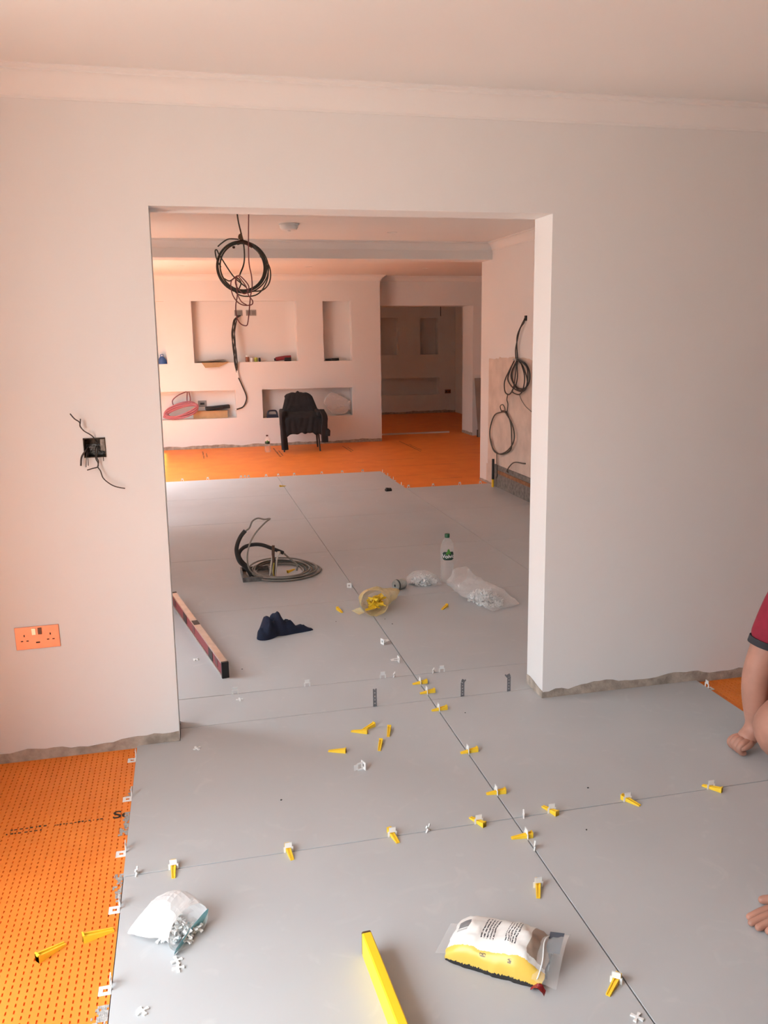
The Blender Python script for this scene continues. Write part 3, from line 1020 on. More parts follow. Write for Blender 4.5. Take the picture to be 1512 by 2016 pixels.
def loft(rings, seg, seed, amp, fr=14.0, cap0=True, cap1=True):
    """rings = (centre, u-vector, v-vector) ellipses; wrinkled by noise"""
    mb = MB()
    vs = []
    pts = []
    C = spline([r[0] for r in rings], 4); U = spline([r[1] for r in rings], 4); V = spline([r[2] for r in rings], 4)
    n = len(C)
    for i in range(n):
        for k in range(seg):
            a = 2 * math.pi * k / seg
            p = C[i] + U[i] * math.cos(a) + V[i] * math.sin(a)
            d = (p - C[i])
            if d.length > 1e-6:
                p = p + d.normalized() * amp * nz(p, fr, seed) + Vector((0, 0, 0.5 * amp * nz(p, fr * 2.1, seed + 4)))
            p.z = max(p.z, 0.0012)
            vs.append(p)
    fs = [(i * seg + k, i * seg + (k + 1) % seg, (i + 1) * seg + (k + 1) % seg, (i + 1) * seg + k) for i in range(n - 1) for k in range(seg)]
    if cap0:
        fs.append(tuple(range(seg - 1, -1, -1)))
    if cap1:
        fs.append(tuple((n - 1) * seg + k for k in range(seg)))
    return mb.add(vs, fs)


# bag of cross spacers, near left, mouth open towards lower right
bl = tag(loft([((-1.165, -0.235, 0.012), (0.02, 0.035, 0), (0, 0, 0.010)),
               ((-1.125, -0.255, 0.040), (0.030, 0.060, 0), (0, 0, 0.038)),
               ((-1.080, -0.270, 0.050), (0.030, 0.072, 0), (-0.006, 0, 0.048)),
               ((-1.045, -0.300, 0.046), (0.042, 0.060, 0), (-0.008, 0.004, 0.046)),
               ((-1.030, -0.320, 0.040), (0.050, 0.055, 0), (-0.012, 0.010, 0.044))], 26, 2.2, 0.010, 16, True, False).build('spacer_bag', MILK, smooth=False),
        'open white plastic bag full of cross spacers near the orange mat', 'plastic bag')
mb = MB()
mb.grid(lambda u, v: (-1.070 + 0.085 * u + 0.008 * v, -0.372 + 0.105 * u - 0.004 * v + 0.010 * math.sin(u * 3), 0.002 + 0.046 * v * (0.5 + 0.5 * u) + 0.004 * nz((u * 4, v * 3, 0), 1, 1)), 12, 4)
mb.build('blue_strip', mat('pale_blue_print', (0.25, 0.60, 0.72), 0.4), bl)
random.seed(11)
for i in range(46):
    a = random.random()
    b = random.uniform(-1, 1)
    x = -1.095 + 0.065 * a + 0.024 * b
    y = -0.262 - 0.066 * a + 0.030 * b
    z = 0.006 + random.random() * 0.042 * (1 - 0.35 * a) * (1 - b * b * 0.7)
    cross(x, y, z, (random.uniform(-.9, .9), random.uniform(-.9, .9), random.uniform(0, 3)), 'white cross spacer heaped in the open bag near the orange mat', 'cross spacers in the open bag')
cross(-1.062, -0.392, 0.001, (0.15, 0.1, 0.4), 'white cross spacer spilled at the mouth of the bag, touching it')
cross(-1.058, -0.418, 0.0, (0, 0, 0.05), 'white cross spacer spilled farthest from the bag mouth')

# printed black and yellow bag of clips, near right
def printed_material():
    m, nt, N, L, P = nodes_of('printed_bag')
    uv = N.new('ShaderNodeUVMap')
    sep = N.new('ShaderNodeSeparateXYZ')
    L.new(uv.outputs[0], sep.inputs[0])

    def mth(op, a, b=None, c=None):
        n = N.new('ShaderNodeMath'); n.operation = op
        for i, x in enumerate((a, b, c)):
            if x is None:
                continue
            if isinstance(x, (int, float)):
                n.inputs[i].default_value = x
            else:
                L.new(x, n.inputs[i])
        return n.outputs[0]

    def band(s, a, b):
        return mth('MULTIPLY', mth('GREATER_THAN', s, a), mth('LESS_THAN', s, b))

    def mix(fac, c1, c2):
        n = N.new('ShaderNodeMixRGB')
        L.new(fac, n.inputs[0])
        for i, c in ((1, c1), (2, c2)):
            if isinstance(c, tuple):
                n.inputs[i].default_value = (*c, 1)
            else:
                L.new(c, n.inputs[i])
        return n.outputs[0]
    U, V = sep.outputs[0], sep.outputs[1]
    nzt = N.new('ShaderNodeTexNoise'); nzt.inputs['Scale'].default_value = 60
    L.new(uv.outputs[0], nzt.inputs['Vector'])
    wob = mth('MULTIPLY_ADD', nzt.outputs['Fac'], 0.03, V)
    base = mix(mth('GREATER_THAN', wob, 0.235), (0.82, 0.55, 0.10), (0.84, 0.82, 0.78))
    base = mix(mth('LESS_THAN', wob, 0.034), base, (0.025, 0.023, 0.024))
    dark = (0.05, 0.05, 0.055)
    lines = mth('GREATER_THAN', mth('SINE', mth('MULTIPLY', U, 215)), 0.1)
    rag = mth('GREATER_THAN', nzt.outputs['Fac'], 0.44)
    for (a, b, c, d) in ((0.32, 0.46, 0.36, 0.70), (0.56, 0.69, 0.36, 0.72)):
        f = mth('MULTIPLY', mth('MULTIPLY', band(U, a, b), band(V, c, d)), mth('MULTIPLY', lines, rag))
        base = mix(f, base, dark)
    f = mth('MULTIPLY', mth('MULTIPLY', band(U, 0.05, 0.16), band(V, 0.47, 0.62)), 0.9)
    base = mix(f, base, (0.10, 0.10, 0.11))
    f = mth('MULTIPLY', mth('MULTIPLY', band(U, 0.05, 0.16), band(V, 0.43, 0.46)), mth('GREATER_THAN', mth('SINE', mth('MULTIPLY', U, 700)), 0.0))
    base = mix(f, base, dark)
    for (a, b, c, d) in ((0.28, 0.285, 0.78, 0.84), (0.275, 0.31, 0.835, 0.845), (0.40, 0.405, 0.80, 0.84), (0.47, 0.485, 0.77, 0.84), (0.53, 0.54, 0.79, 0.83), (0.555, 0.565, 0.79, 0.83)):
        base = mix(mth('MULTIPLY', band(U, a, b), band(V, c, d)), base, dark)
    base = mix(mth('MULTIPLY', mth('GREATER_THAN', U, 0.80), mth('GREATER_THAN', wob, 0.32)), base, (0.38, 0.30, 0.24))
    for (a, b, c, d) in ((0.36, 0.42, 0.14, 0.19), (0.64, 0.68, 0.12, 0.17)):
        base = mix(mth('MULTIPLY', band(U, a, b), mth('MULTIPLY', band(V, c, d), rag)), base, (0.16, 0.09, 0.03))
    L.new(base, P.inputs['Base Color'])
    P.inputs['Roughness'].default_value = 0.32
    return m


pb = thing('printed_bag', 'torn white and yellow printed plastic bag lying on the near right tile', 'plastic bag', (-0.262, -0.572, 0))
pb.rotation_euler = (0, 0, math.radians(-37))
NU, NV = 40, 30
mb = MB()
hl, hwid, hgt = 0.125, 0.078, 0.074


def bagp(u, v):
    """u along the bag, v across: 0 front bottom edge, 1 back bottom edge, over the top"""
    x = (u * 2 - 1) * hl
    prof = (1 - abs(u * 2 - 1.05) ** 3.0 * 0.55)
    a = math.pi * (1 - v)
    yy = math.cos(a)
    zz = math.sin(a) ** 0.55
    y = yy * hwid * (0.86 + 0.14 * prof)
    z = 0.001 + zz * hgt * max(0.10, prof) * (1 + 0.10 * math.sin(u * 9 + 1))
    w_ = 0.006 * nz((u * 3, v * 3, 1), 2.2, 6) + 0.0035 * nz((u * 8, v * 7, 1), 2.0, 3)
    return Vector((x + w_, y + w_ * 0.6, max(0.001, z + w_ * zz)))


vs = [bagp(i / NU, j / NV) for j in range(NV + 1) for i in range(NU + 1)]
fs = [(j * (NU + 1) + i, j * (NU + 1) + i + 1, (j + 1) * (NU + 1) + i + 1, (j + 1) * (NU + 1) + i) for j in range(NV) for i in range(NU)]
me = bpy.data.meshes.new('pouch')
me.from_pydata([tuple(p) for p in vs], [], fs)
uvl = me.uv_layers.new(name='UVMap')
for lp in me.loops:
    i, j = lp.vertex_index % (NU + 1), lp.vertex_index // (NU + 1)
    uvl.data[lp.index].uv = (i / NU, j / NV)
me.materials.append(printed_material())
me.polygons.foreach_set('use_smooth', [True] * len(me.polygons))
link('pouch', me, pb)
BLKF = mat('black_film', (0.02, 0.02, 0.022), 0.25)
mb = MB()
mb.grid(lambda u, v: (0.085 + 0.045 * u, -0.050 + 0.085 * v, 0.012 + 0.040 * math.sin(v * 2.9) * (1 - 0.3 * u) + 0.006 * nz((u * 3, v * 4, 0), 1.5, 2)), 8, 10)
mb.build('torn_lining', BLKF, pb)
mb = MB()                                               # flared clear zip mouth at the right end
mb.grid(lambda u, v: (0.098 + 0.062 * u, (-0.080 + 0.160 * v) * (1 + 0.10 * u), 0.010 + (0.050 + 0.030 * u * (v - 0.2)) * math.sin(0.35 + v * 2.3) + 0.005 * nz((u * 4, v * 5, 0), 1.5, 8)), 10, 16)
zf = mb.build('zip_mouth', CLEAR, pb, smooth=True)
mb = MB()
mb.tube([(0.112 + 0.004 * math.sin(k), -0.080 + 0.160 * k / 8, 0.013 + 0.053 * math.sin(0.35 + k / 8 * 2.3)) for k in range(9)], 0.0016, 6, smooth=3)
mb.build('zip_strip', mat('zip_white', (0.8, 0.8, 0.8), 0.4), zf)
mb = MB()
mb.grid(lambda u, v: (0.112 + 0.036 * u, 0.000 + 0.058 * v, 0.045 + 0.016 * v + 0.006 * u), 4, 4)
mb.build('dark_label', mat('slate_label', (0.06, 0.07, 0.09), 0.4), pb)
mb = MB()
mb.grid(lambda u, v: (0.098 + 0.036 * u, -0.088 + 0.020 * v - 0.01 * u, 0.004 + 0.014 * math.sin(u * 3) + 0.004 * nz((u * 5, v * 5, 0), 1, 1)), 8, 4)
mb.build('red_corner', mat('red_print', (0.30, 0.02, 0.025), 0.35), pb)
mb = MB()
mb.grid(lambda u, v: (-0.155 + 0.034 * u, -0.060 + 0.120 * v, 0.003 + 0.010 * u + 0.003 * nz((u * 4, v * 6, 0), 1, 3)), 5, 12)
mb.build('sealed_end', CLEAR, pb, smooth=True)

# bag of yellow wedges in the middle room
yb_ = tag(loft([((0.010, 2.085, 0.078), (0.074, -0.010, 0.0), (0.004, 0.020, 0.072)),
                ((0.018, 2.120, 0.076), (0.082, -0.004, 0.0), (0, 0.016, 0.074)),
                ((0.036, 2.190, 0.068), (0.098, 0.004, 0), (0, 0.010, 0.068)),
                ((0.070, 2.270, 0.050), (0.112, 0.000, 0), (0, 0.004, 0.050)),
                ((0.105, 2.340, 0.042), (0.112, -0.010, 0.012), (0, 0, 0.038)),
                ((0.125, 2.390, 0.026), (0.095, -0.02, 0.010), (0, 0, 0.022))], 30, 1.7, 0.011, 16, False, True).build('wedge_bag', YFILM),
          'open yellowish plastic bag of yellow wedges lying across the long joint', 'plastic bag')
mb = MB()
mb.add([(-0.045, 2.11, 0.018), (-0.062, 2.16, 0.035), (-0.105, 2.20, 0.006), (-0.075, 2.12, 0.004)], [(0, 1, 2, 3)])
mb.build('seam_corner', YFILM, yb_)
random.seed(5)
for i in range(24):
    f = i / 24
    ang = random.uniform(0, 6.28)
    rad = random.uniform(0.0, 0.042)
    x = 0.010 + rad * math.cos(ang) + 0.03 * f
    z = 0.050 + rad * math.sin(ang) * 0.8
    y = 2.10 + 0.10 * f
    o = wedge(x, y, x + random.uniform(-1, 1), y + random.uniform(-1, 0.4), max(0.020, z), 'yellow wedge inside the open yellowish bag', random.uniform(-0.7, 0.3), random.uniform(-1.0, 1.0), 'wedges in the open bag')
    d = (o.matrix_basis.to_3x3() @ Vector((0.034, 0, 0)))
    o.location = Vector((x, y + 0.02, max(0.030, z))) - d

# white bags of clips
def clip_heap(name, cx, cy, rx, ry, h, n, seed, parent, rz=0.0):
    """many small pale clip pieces heaped up: one mesh"""
    random.seed(seed)
    mb = MB()
    for i in range(n):
        r = math.sqrt(random.random())
        a = random.uniform(0, 6.28)
        ex, ey = r * math.cos(a), r * math.sin(a)
        x, y = ex * rx, ey * ry
        X = cx + x * math.cos(rz) - y * math.sin(rz)
        Y = cy + x * math.sin(rz) + y * math.cos(rz)
        z = 0.006 + random.random() * h * (1 - r * r)
        M = Matrix.Translation((X, Y, z)) @ Matrix.Rotation(random.uniform(0, 6.28), 4, 'Z') @ Matrix.Rotation(random.uniform(-1.2, 1.2), 4, 'X') @ Matrix.Rotation(random.uniform(-1.2, 1.2), 4, 'Y')
        mb.box(-0.012, 0.012, -0.0012, 0.0012, -0.004, 0.004, M)
        mb.box(-0.012, -0.009, -0.0012, 0.0012, 0.004, 0.012, M)
        mb.box(0.009, 0.012, -0.0012, 0.0012, 0.004, 0.012, M)
    o = mb.build(name, WPL, parent)
    o['kind'] = 'stuff'
    return o


wb1 = tag(loft([((0.345, 2.66, 0.020), (0.01, 0.05, 0), (0, 0, 0.014)), ((0.395, 2.64, 0.036), (0.012, 0.075, 0), (0, 0, 0.036)),
                ((0.450, 2.62, 0.040), (0.012, 0.085, 0), (0, 0, 0.040)), ((0.505, 2.60, 0.030), (0.010, 0.075, 0), (0, 0, 0.028)),
                ((0.545, 2.58, 0.012), (0.01, 0.055, 0), (0, 0, 0.008))], 28, 3.3, 0.016, 24).build('clip_bag', CLEAR),
          'crumpled white plastic bag of clips lying behind the can, left of the bottle', 'plastic bag')
clip_heap('clip_heap', 0.445, 2.62, 0.085, 0.065, 0.050, 130, 3, wb1)
wb2 = tag(loft([((0.620, 2.470, 0.070), (0.075, 0.030, 0.030), (-0.01, 0.01, 0.050)), ((0.632, 2.400, 0.062), (0.090, 0.035, 0.010), (0, 0, 0.050)),
                ((0.655, 2.300, 0.052), (0.098, 0.040, 0), (0, 0, 0.048)), ((0.685, 2.200, 0.050), (0.102, 0.045, 0), (0, 0, 0.046)),
                ((0.720, 2.110, 0.040), (0.102, 0.046, 0), (0, 0, 0.036)), ((0.748, 2.040, 0.018), (0.100, 0.046, 0), (0, 0, 0.010)),
                ((0.760, 2.010, 0.008), (0.098, 0.046, 0), (0, 0, 0.003))], 32, 8.1, 0.020, 19, False, True).build('clip_bag', CLEAR),
          'clear plastic bag half full of white clips, right of the bottle', 'plastic bag')
clip_heap('clip_heap', 0.695, 2.165, 0.085, 0.130, 0.066, 330, 4, wb2, 0.30)

# drinks can lying on the tiles
cn = thing('drinks_can', 'small silver can lying on its side in front of the white bag', 'can', (0.268, 2.545, 0.033))
cn.rotation_euler = (0, 0, math.radians(28))
Mx = Matrix.Rotation(math.pi / 2, 4, 'Y')
CANM = mat('can_silver', (0.50, 0.53, 0.50), 0.3, 0.6, var=0.2, vscale=30)
MB().lathe([(0.024, -0.038), (0.029, -0.037), (0.033, -0.031), (0.033, 0.031), (0.029, 0.037), (0.025, 0.038)], 24, Mx).build('can_body', CANM, cn, smooth=True)
MB().lathe([(0.0, -0.0365), (0.023, -0.0365), (0.023, -0.040), (0.0255, -0.040), (0.0255, -0.036)], 24, Mx).build('can_lid', mat('can_lid_grey', (0.55, 0.56, 0.54), 0.35, 0.6), cn, smooth=True)
mb = MB(); mb.box(-0.0395, -0.0366, -0.006, 0.006, -0.010, 0.004); mb.build('can_tab', BLK, cn)
mb = MB()
mb.lathe([(0.0334, -0.030), (0.0334, -0.018)], 24, Mx); mb.build('dark_band', mat('can_dark_print', (0.06, 0.07, 0.07), 0.4), cn, smooth=True)

# water bottles
PET = film('pet_bottle', (0.80, 0.82, 0.80), 0.08, 0.06, 1.0)
GREENC = mat('green_cap', (0.012, 0.10, 0.035), 0.4)
LABG = mat('bottle_label_green', (0.010, 0.040, 0.022), 0.5)
LEAF = mat('label_leaf_green', (0.07, 0.26, 0.03), 0.5)


def bottle(loc, h, r, label, cap, words, group=None):
    t = thing('water_bottle', label, 'bottle', loc)
    k = h / 0.31
    p = [(0.0, 0.006), (r * 0.6, 0.002), (r * 0.86, 0.0), (r * 0.98, 0.012 * k)]
    z = 0.02 * k
    while z < 0.150 * k:                                # ribbed lower body
        p += [(r, z), (r * 0.955, z + 0.008 * k), (r, z + 0.016 * k)]
        z += 0.019 * k
    p += [(r, 0.165 * k), (r * 0.99, 0.215 * k), (r * 0.93, 0.240 * k), (r * 0.72, 0.262 * k), (r * 0.42, 0.278 * k), (r * 0.33, 0.284 * k), (r * 0.33, 0.292 * k)]
    MB().lathe(p, 28).build('bottle_shell', PET, t, smooth=True)
    MB().lathe([(r * 0.37, 0.286 * k), (r * 0.38, 0.290 * k), (r * 0.38, 0.308 * k), (r * 0.34, h), (0.0, h)], 20).build('cap', cap, t, smooth=True)
    mb = MB()                                            # rounded label wrapped on the front
    fa = -math.pi / 2 - 0.10

    def lab(u, v):
        a = fa + (u - 0.5) * 1.9 * math.sqrt(max(0.05, 1 - (2 * v - 1) ** 4 * 0.55))
        rr = r * 1.012
        return (rr * math.cos(a), rr * math.sin(a), (0.148 + 0.054 * v) * k)
    mb.grid(lab, 16, 10)
    lb = mb.build('label', LABG, t, smooth=True)
    mb = MB()
    for (du, dv, s) in ((-0.12, 0.060, 1.0), (0.10, 0.064, 1.0), (0.0, 0.072, 1.1), (-0.25, 0.054, 0.8), (0.24, 0.056, 0.8)):
        pts = []
        for q in range(7):
            aa = 2 * math.pi * q / 7
            pts.append((du + 0.16 * s * math.cos(aa), dv + 0.011 * s * math.sin(aa)))
        vs_ = [(r * 1.022 * math.cos(fa + x), r * 1.022 * math.sin(fa + x), (0.137 + y) * k) for x, y in pts]
        mb.add(vs_, [tuple(range(7))])
    mb.build('leaf_print', LEAF, lb)
    if words:
        me_ = text_mesh('lettering', words, 0.033 * k, mat('white_print', (0.85, 0.85, 0.82), 0.5), 0.0, True)
        for v in me_.vertices:
            a = fa + v.co.x / r
            zz = v.co.y
            rr = r * 1.03
            v.co = (rr * math.cos(a), rr * math.sin(a), 0.172 * k + zz)
        link('lettering', me_, lb)
    return t


bottle((0.602, 2.628, 0), 0.312, 0.042, 'clear water bottle with green cap standing between the two white bags', GREENC, 'Volvic')
bottle((0.108, 9.27, MZ), 0.235, 0.040, 'clear water bottle standing on the orange floor by the far wall', mat('brown_cap2', (0.10, 0.03, 0.02), 0.5), None)

# navy cloth dropped on the tiles
def cloth_pile(u, v):
    a = 2 * math.pi * u
    r = v
    R = 1 + 0.22 * math.sin(a * 2 + 0.6) + 0.16 * math.sin(3 * a + 2.0) + 0.10 * math.sin(5 * a)
    tail = 1.0 + 0.75 * max(0, math.cos(a + 0.10)) ** 14
    x = r * 0.095 * R * tail * math.cos(a)
    y = r * 0.085 * R * math.sin(a)
    side = 0.45 + 0.55 * max(0.0, 1 - max(0.0, x - 0.02) / 0.09)      # low tail to the right
    hgt = 0.088 * max(0.0, 1 - r ** 2.4) ** 0.6 * side
    z = 0.001 + hgt * (1 + 0.35 * nz((x, y, 0), 22, 3) + 0.22 * math.sin(x * 95 + 30 * y)) + 0.010 * (1 - r ** 4) * abs(nz((x, y, 0), 48, 8))
    if r > 0.985:
        z = 0.001
    return Vector((-0.565 + x, 1.955 + y, z))


mb = MB(); mb.grid(cloth_pile, 72, 20)
tag(mb.build('cloth', NAVY, smooth=True, weld=True), 'crumpled navy blue cloth dropped on the middle room tiles', 'cloth')

# dark tile offcut / grips far back
mb = MB(); mb.box(-0.030, 0.030, -0.020, 0.020, 0, 0.022); mb.box(-0.024, -0.004, -0.014, 0.014, 0.022, 0.034); mb.box(0.006, 0.026, -0.016, 0.012, 0.022, 0.030)
o = mb.build('black_block', BLK); o.location = (0.988, 5.83, 0); o.rotation_euler.z = 0.2
tag(o, 'small black notched block on the tiles near the stepped edge', 'block')

# ------------------------------------------------------------------ cables rising from the floor box
fb = thing('floor_box', 'metal floor box in the tiles with loops of grey cable', 'floor box', (0, 0, 0))
FB = mat('dull_zinc', (0.17, 0.17, 0.165), 0.55, 0.5, var=0.4, vscale=40)
mb = MB()
mb.box(-0.665, -0.470, 2.955, 2.965, 0.0, 0.030); mb.box(-0.665, -0.470, 3.215, 3.225, 0.0, 0.030)
mb.box(-0.665, -0.655, 2.965, 3.215, 0.0, 0.030); mb.box(-0.480, -0.470, 2.965, 3.215, 0.0, 0.030)
mb.box(-0.655, -0.480, 2.965, 3.215, 0.0, 0.004)
mb.build('box_rim', FB, fb)
CONDUIT = mat('black_conduit', (0.028, 0.026, 0.025), 0.55, bump=0.5, bscale=140)
MB().tube([(-0.600, 3.05, 0.006), (-0.630, 3.05, 0.067), (-0.675, 3.05, 0.116), (-0.691, 3.05, 0.184), (-0.682, 3.05, 0.237), (-0.658, 3.05, 0.285), (-0.629, 3.05, 0.319)], 0.0135, 10).build('conduit', CONDUIT, fb, smooth=True)
MB().tube([(-0.585, 3.10, 0.006), (-0.618, 3.10, 0.057), (-0.663, 3.10, 0.111), (-0.674, 3.10, 0.157), (-0.642, 3.10, 0.195), (-0.589, 3.10, 0.210), (-0.528, 3.10, 0.206), (-0.467, 3.10, 0.181), (-0.384, 3.10, 0.140)], 0.0125, 10).build('conduit', CONDUIT, fb, smooth=True)
MB().tube([(-0.384, 3.10, 0.140), (-0.346, 3.10, 0.101), (-0.298, 3.10, 0.055), (-0.299, 3.10, 0.012)], 0.006, 8).build('cable', CABLE2, fb, smooth=True)
MB().tube([(-0.629, 3.05, 0.316), (-0.602, 3.05, 0.335), (-0.581, 3.05, 0.378), (-0.545, 3.05, 0.396), (-0.503, 3.05, 0.386), (-0.468, 3.04, 0.390), (-0.500, 3.02, 0.372),
           (-0.566, 3.0, 0.312), (-0.608, 3.0, 0.240), (-0.627, 3.0, 0.161), (-0.620, 3.0, 0.080), (-0.583, 3.0, 0.036), (-0.528, 2.99, 0.012)], 0.0052, 8).build('cable', CABLE2, fb, smooth=True)
random.seed(21)
for i in range(7):
    a0 = random.uniform(0, 6)
    rx, ry = 0.155 + 0.014 * i, 0.185 + 0.008 * i
    cx, cy = -0.405 + 0.004 * i, 3.13
    pts = [(cx + rx * math.cos(a0 + 2 * math.pi * k / 14) * (1 + random.uniform(-.03, .03)), cy + ry * math.sin(a0 + 2 * math.pi * k / 14),
            0.010 + 0.007 * (i % 3) + 0.02 * max(0, math.sin(2 * math.pi * k / 14 + i)) * (i % 2)) for k in range(14)]
    MB().tube(pts, 0.0055 if i % 2 else 0.0062, 8, closed=True, smooth=4).build('cable_loop', CABLE if i in (1, 4) else CABLE2, fb, smooth=True)
MB().tube([(-0.456, 3.02, 0.215), (-0.459, 3.02, 0.152), (-0.457, 3.02, 0.093), (-0.457, 3.03, 0.006)], 0.0098, 10).build('upright_sleeve', mat('brown_sleeve', (0.10, 0.05, 0.03), 0.6), fb, smooth=True)
MB().tube([(-0.463, 3.02, 0.153), (-0.475, 3.02, 0.086), (-0.487, 3.02, 0.006)], 0.0055, 8).build('white_lead', mat('dirty_white_lead', (0.62, 0.55, 0.48), 0.6), fb, smooth=True)
MB().tube([(-0.424, 3.02, 0.159), (-0.439, 3.02, 0.106), (-0.449, 3.02, 0.008)], 0.0060, 8).build('white_lead', mat('dirty_white_lead', (0.62, 0.55, 0.48), 0.6), fb, smooth=True)
MB().lathe([(0.0, -0.012), (0.010, -0.010), (0.012, 0.0), (0.010, 0.010), (0.0, 0.012)], 12, Matrix.Translation((-0.422, 3.02, 0.162))).build('lead_tip', mat('dirty_white_lead', (0.62, 0.55, 0.48), 0.6), fb, smooth=True)
MB().tube([(-0.460, 2.98, 0.109), (-0.467, 2.98, 0.051), (-0.463, 2.98, 0.006)], 0.0045, 8).build('earth_wire', mat('earth_yellow', (0.45, 0.33, 0.05), 0.6), fb, smooth=True)

# ------------------------------------------------------------------ coil hanging from the middle ceiling
hc = thing('hanging_cable', 'dark grey cable coil tied up and hanging from the middle ceiling', 'cable coil', (0, 0, 0))
MB().tube([(-0.502, 4.26, ZC2 + 0.01), (-0.502, 4.26, ZC2), (-0.496, 4.26, 2.372), (-0.481, 4.26, 2.297), (-0.466, 4.26, 2.221), (-0.463, 4.26, 2.136), (-0.473, 4.26, 2.068), (-0.505, 4.26, 1.996)], 0.0055, 8).build('drop_cable', CABLE, hc, smooth=True)
random.seed(3)
for i in range(5):
    cx, cz = -0.482 + random.uniform(-.004, .004), 2.053 + random.uniform(-.004, .004)
    rx, rz_ = 0.162 + 0.007 * i + random.uniform(-.004, .004), 0.166 + 0.005 * i
    pts = [(cx + rx * math.cos(2 * math.pi * k / 16 + i), 4.26 + 0.010 * math.sin(2 * math.pi * k / 16 * 2 + i * 2) + 0.006 * (i - 2), cz + rz_ * math.sin(2 * math.pi * k / 16 + i)) for k in range(16)]
    MB().tube(pts, 0.0048, 8, closed=True, smooth=4).build('cable_loop', CABLE, hc, smooth=True)
for p in ([(-0.403, 4.24, 2.215), (-0.337, 4.24, 2.130), (-0.289, 4.24, 2.067), (-0.277, 4.24, 1.999), (-0.294, 4.24, 1.931), (-0.343, 4.24, 1.885), (-0.419, 4.24, 1.876)],
          [(-0.347, 4.28, 2.138), (-0.299, 4.28, 2.071), (-0.293, 4.28, 1.988), (-0.329, 4.28, 1.906), (-0.383, 4.28, 1.855), (-0.455, 4.28, 1.842), (-0.520, 4.28, 1.856), (-0.559, 4.28, 1.897)],
          [(-0.640, 4.25, 2.05), (-0.668, 4.25, 2.11), (-0.676, 4.25, 2.164), (-0.664, 4.25, 2.173), (-0.652, 4.25, 2.147), (-0.629, 4.25, 2.107), (-0.552, 4.25, 1.986), (-0.459, 4.25, 1.904)],
          [(-0.50, 4.27, 2.250), (-0.519, 4.27, 2.253), (-0.575, 4.27, 2.252), (-0.622, 4.27, 2.225), (-0.655, 4.27, 2.198)],
          [(-0.623, 4.23, 1.969), (-0.583, 4.23, 1.951), (-0.535, 4.23, 1.975), (-0.500, 4.23, 1.939), (-0.521, 4.23, 1.885)]):
    MB().tube(p, 0.0048, 8).build('cable_end', CABLE, hc, smooth=True)
TAPE = mat('brown_tape', (0.055, 0.030, 0.022), 0.6)
MB().tube([(-0.515, 4.255, 2.222), (-0.480, 4.255, 2.232), (-0.445, 4.255, 2.225), (-0.400, 4.255, 2.200)], 0.015, 10).build('tape_wrap', TAPE, hc, smooth=True)
MB().lathe([(0.0, -0.022), (0.014, -0.016), (0.018, 0.0), (0.012, 0.018), (0.0, 0.026)], 12, Matrix.Translation((-0.487, 4.25, 2.265))).build('tape_knot', mat('tan_tape', (0.16, 0.10, 0.055), 0.6), hc, smooth=True)
MB().lathe([(0.0, -0.010), (0.010, -0.006), (0.010, 0.006), (0.0, 0.010)], 10, Matrix.Translation((-0.540, 4.245, 2.192))).build('tape_knot', TAPE, hc, smooth=True)
pc = thing('hanging_cable', 'thin mauve cable tangled round the hanging coil', 'cable', (0, 0, 0))
for p in ([(-0.422, 4.21, ZC2 + 0.01), (-0.422, 4.21, ZC2), (-0.428, 4.21, 2.332), (-0.436, 4.21, 2.155), (-0.435, 4.21, 2.065), (-0.422, 4.21, 1.984), (-0.421, 4.21, 1.907), (-0.436, 4.21, 1.839), (-0.449, 4.21, 1.747), (-0.463, 4.21, 1.656), (-0.478, 4.21, 1.626), (-0.520, 4.21, 1.642), (-0.545, 4.21, 1.693), (-0.548, 4.21, 1.771), (-0.533, 4.21, 1.848), (-0.535, 4.20, 1.93)],
          [(-0.527, 4.20, 1.987), (-0.571, 4.20, 1.951), (-0.576, 4.20, 1.893), (-0.562, 4.20, 1.838), (-0.528, 4.20, 1.793), (-0.482, 4.20, 1.774), (-0.431, 4.20, 1.779), (-0.423, 4.20, 1.806), (-0.451, 4.20, 1.847), (-0.467, 4.20, 1.910), (-0.518, 4.20, 1.983)],
          [(-0.537, 4.19, 1.974), (-0.543, 4.19, 1.929), (-0.522, 4.19, 1.888), (-0.487, 4.19, 1.857), (-0.458, 4.19, 1.870), (-0.447, 4.19, 1.911), (-0.482, 4.19, 1.961), (-0.518, 4.19, 1.988), (-0.538, 4.185, 1.952), (-0.533, 4.185, 1.861), (-0.508, 4.185, 1.802), (-0.468, 4.185, 1.775)]):
    MB().tube(p, 0.0042, 8).build('cable_run', MAUVE, pc, smooth=True)

# ------------------------------------------------------------------ cables on the side wall
XC = XR2 - 0.018
sc = thing('wall_cable', 'black cable bundle coiled against the bare plaster of the side wall', 'cable coil', (0, 0, 0))


def rwc(L, dx=0.0):
    n_ = len(L)
    return [(XC - dx - 0.006 * math.sin(3.1 * i / max(1, n_ - 1)), y, z) for i, (y, z) in enumerate(L)]


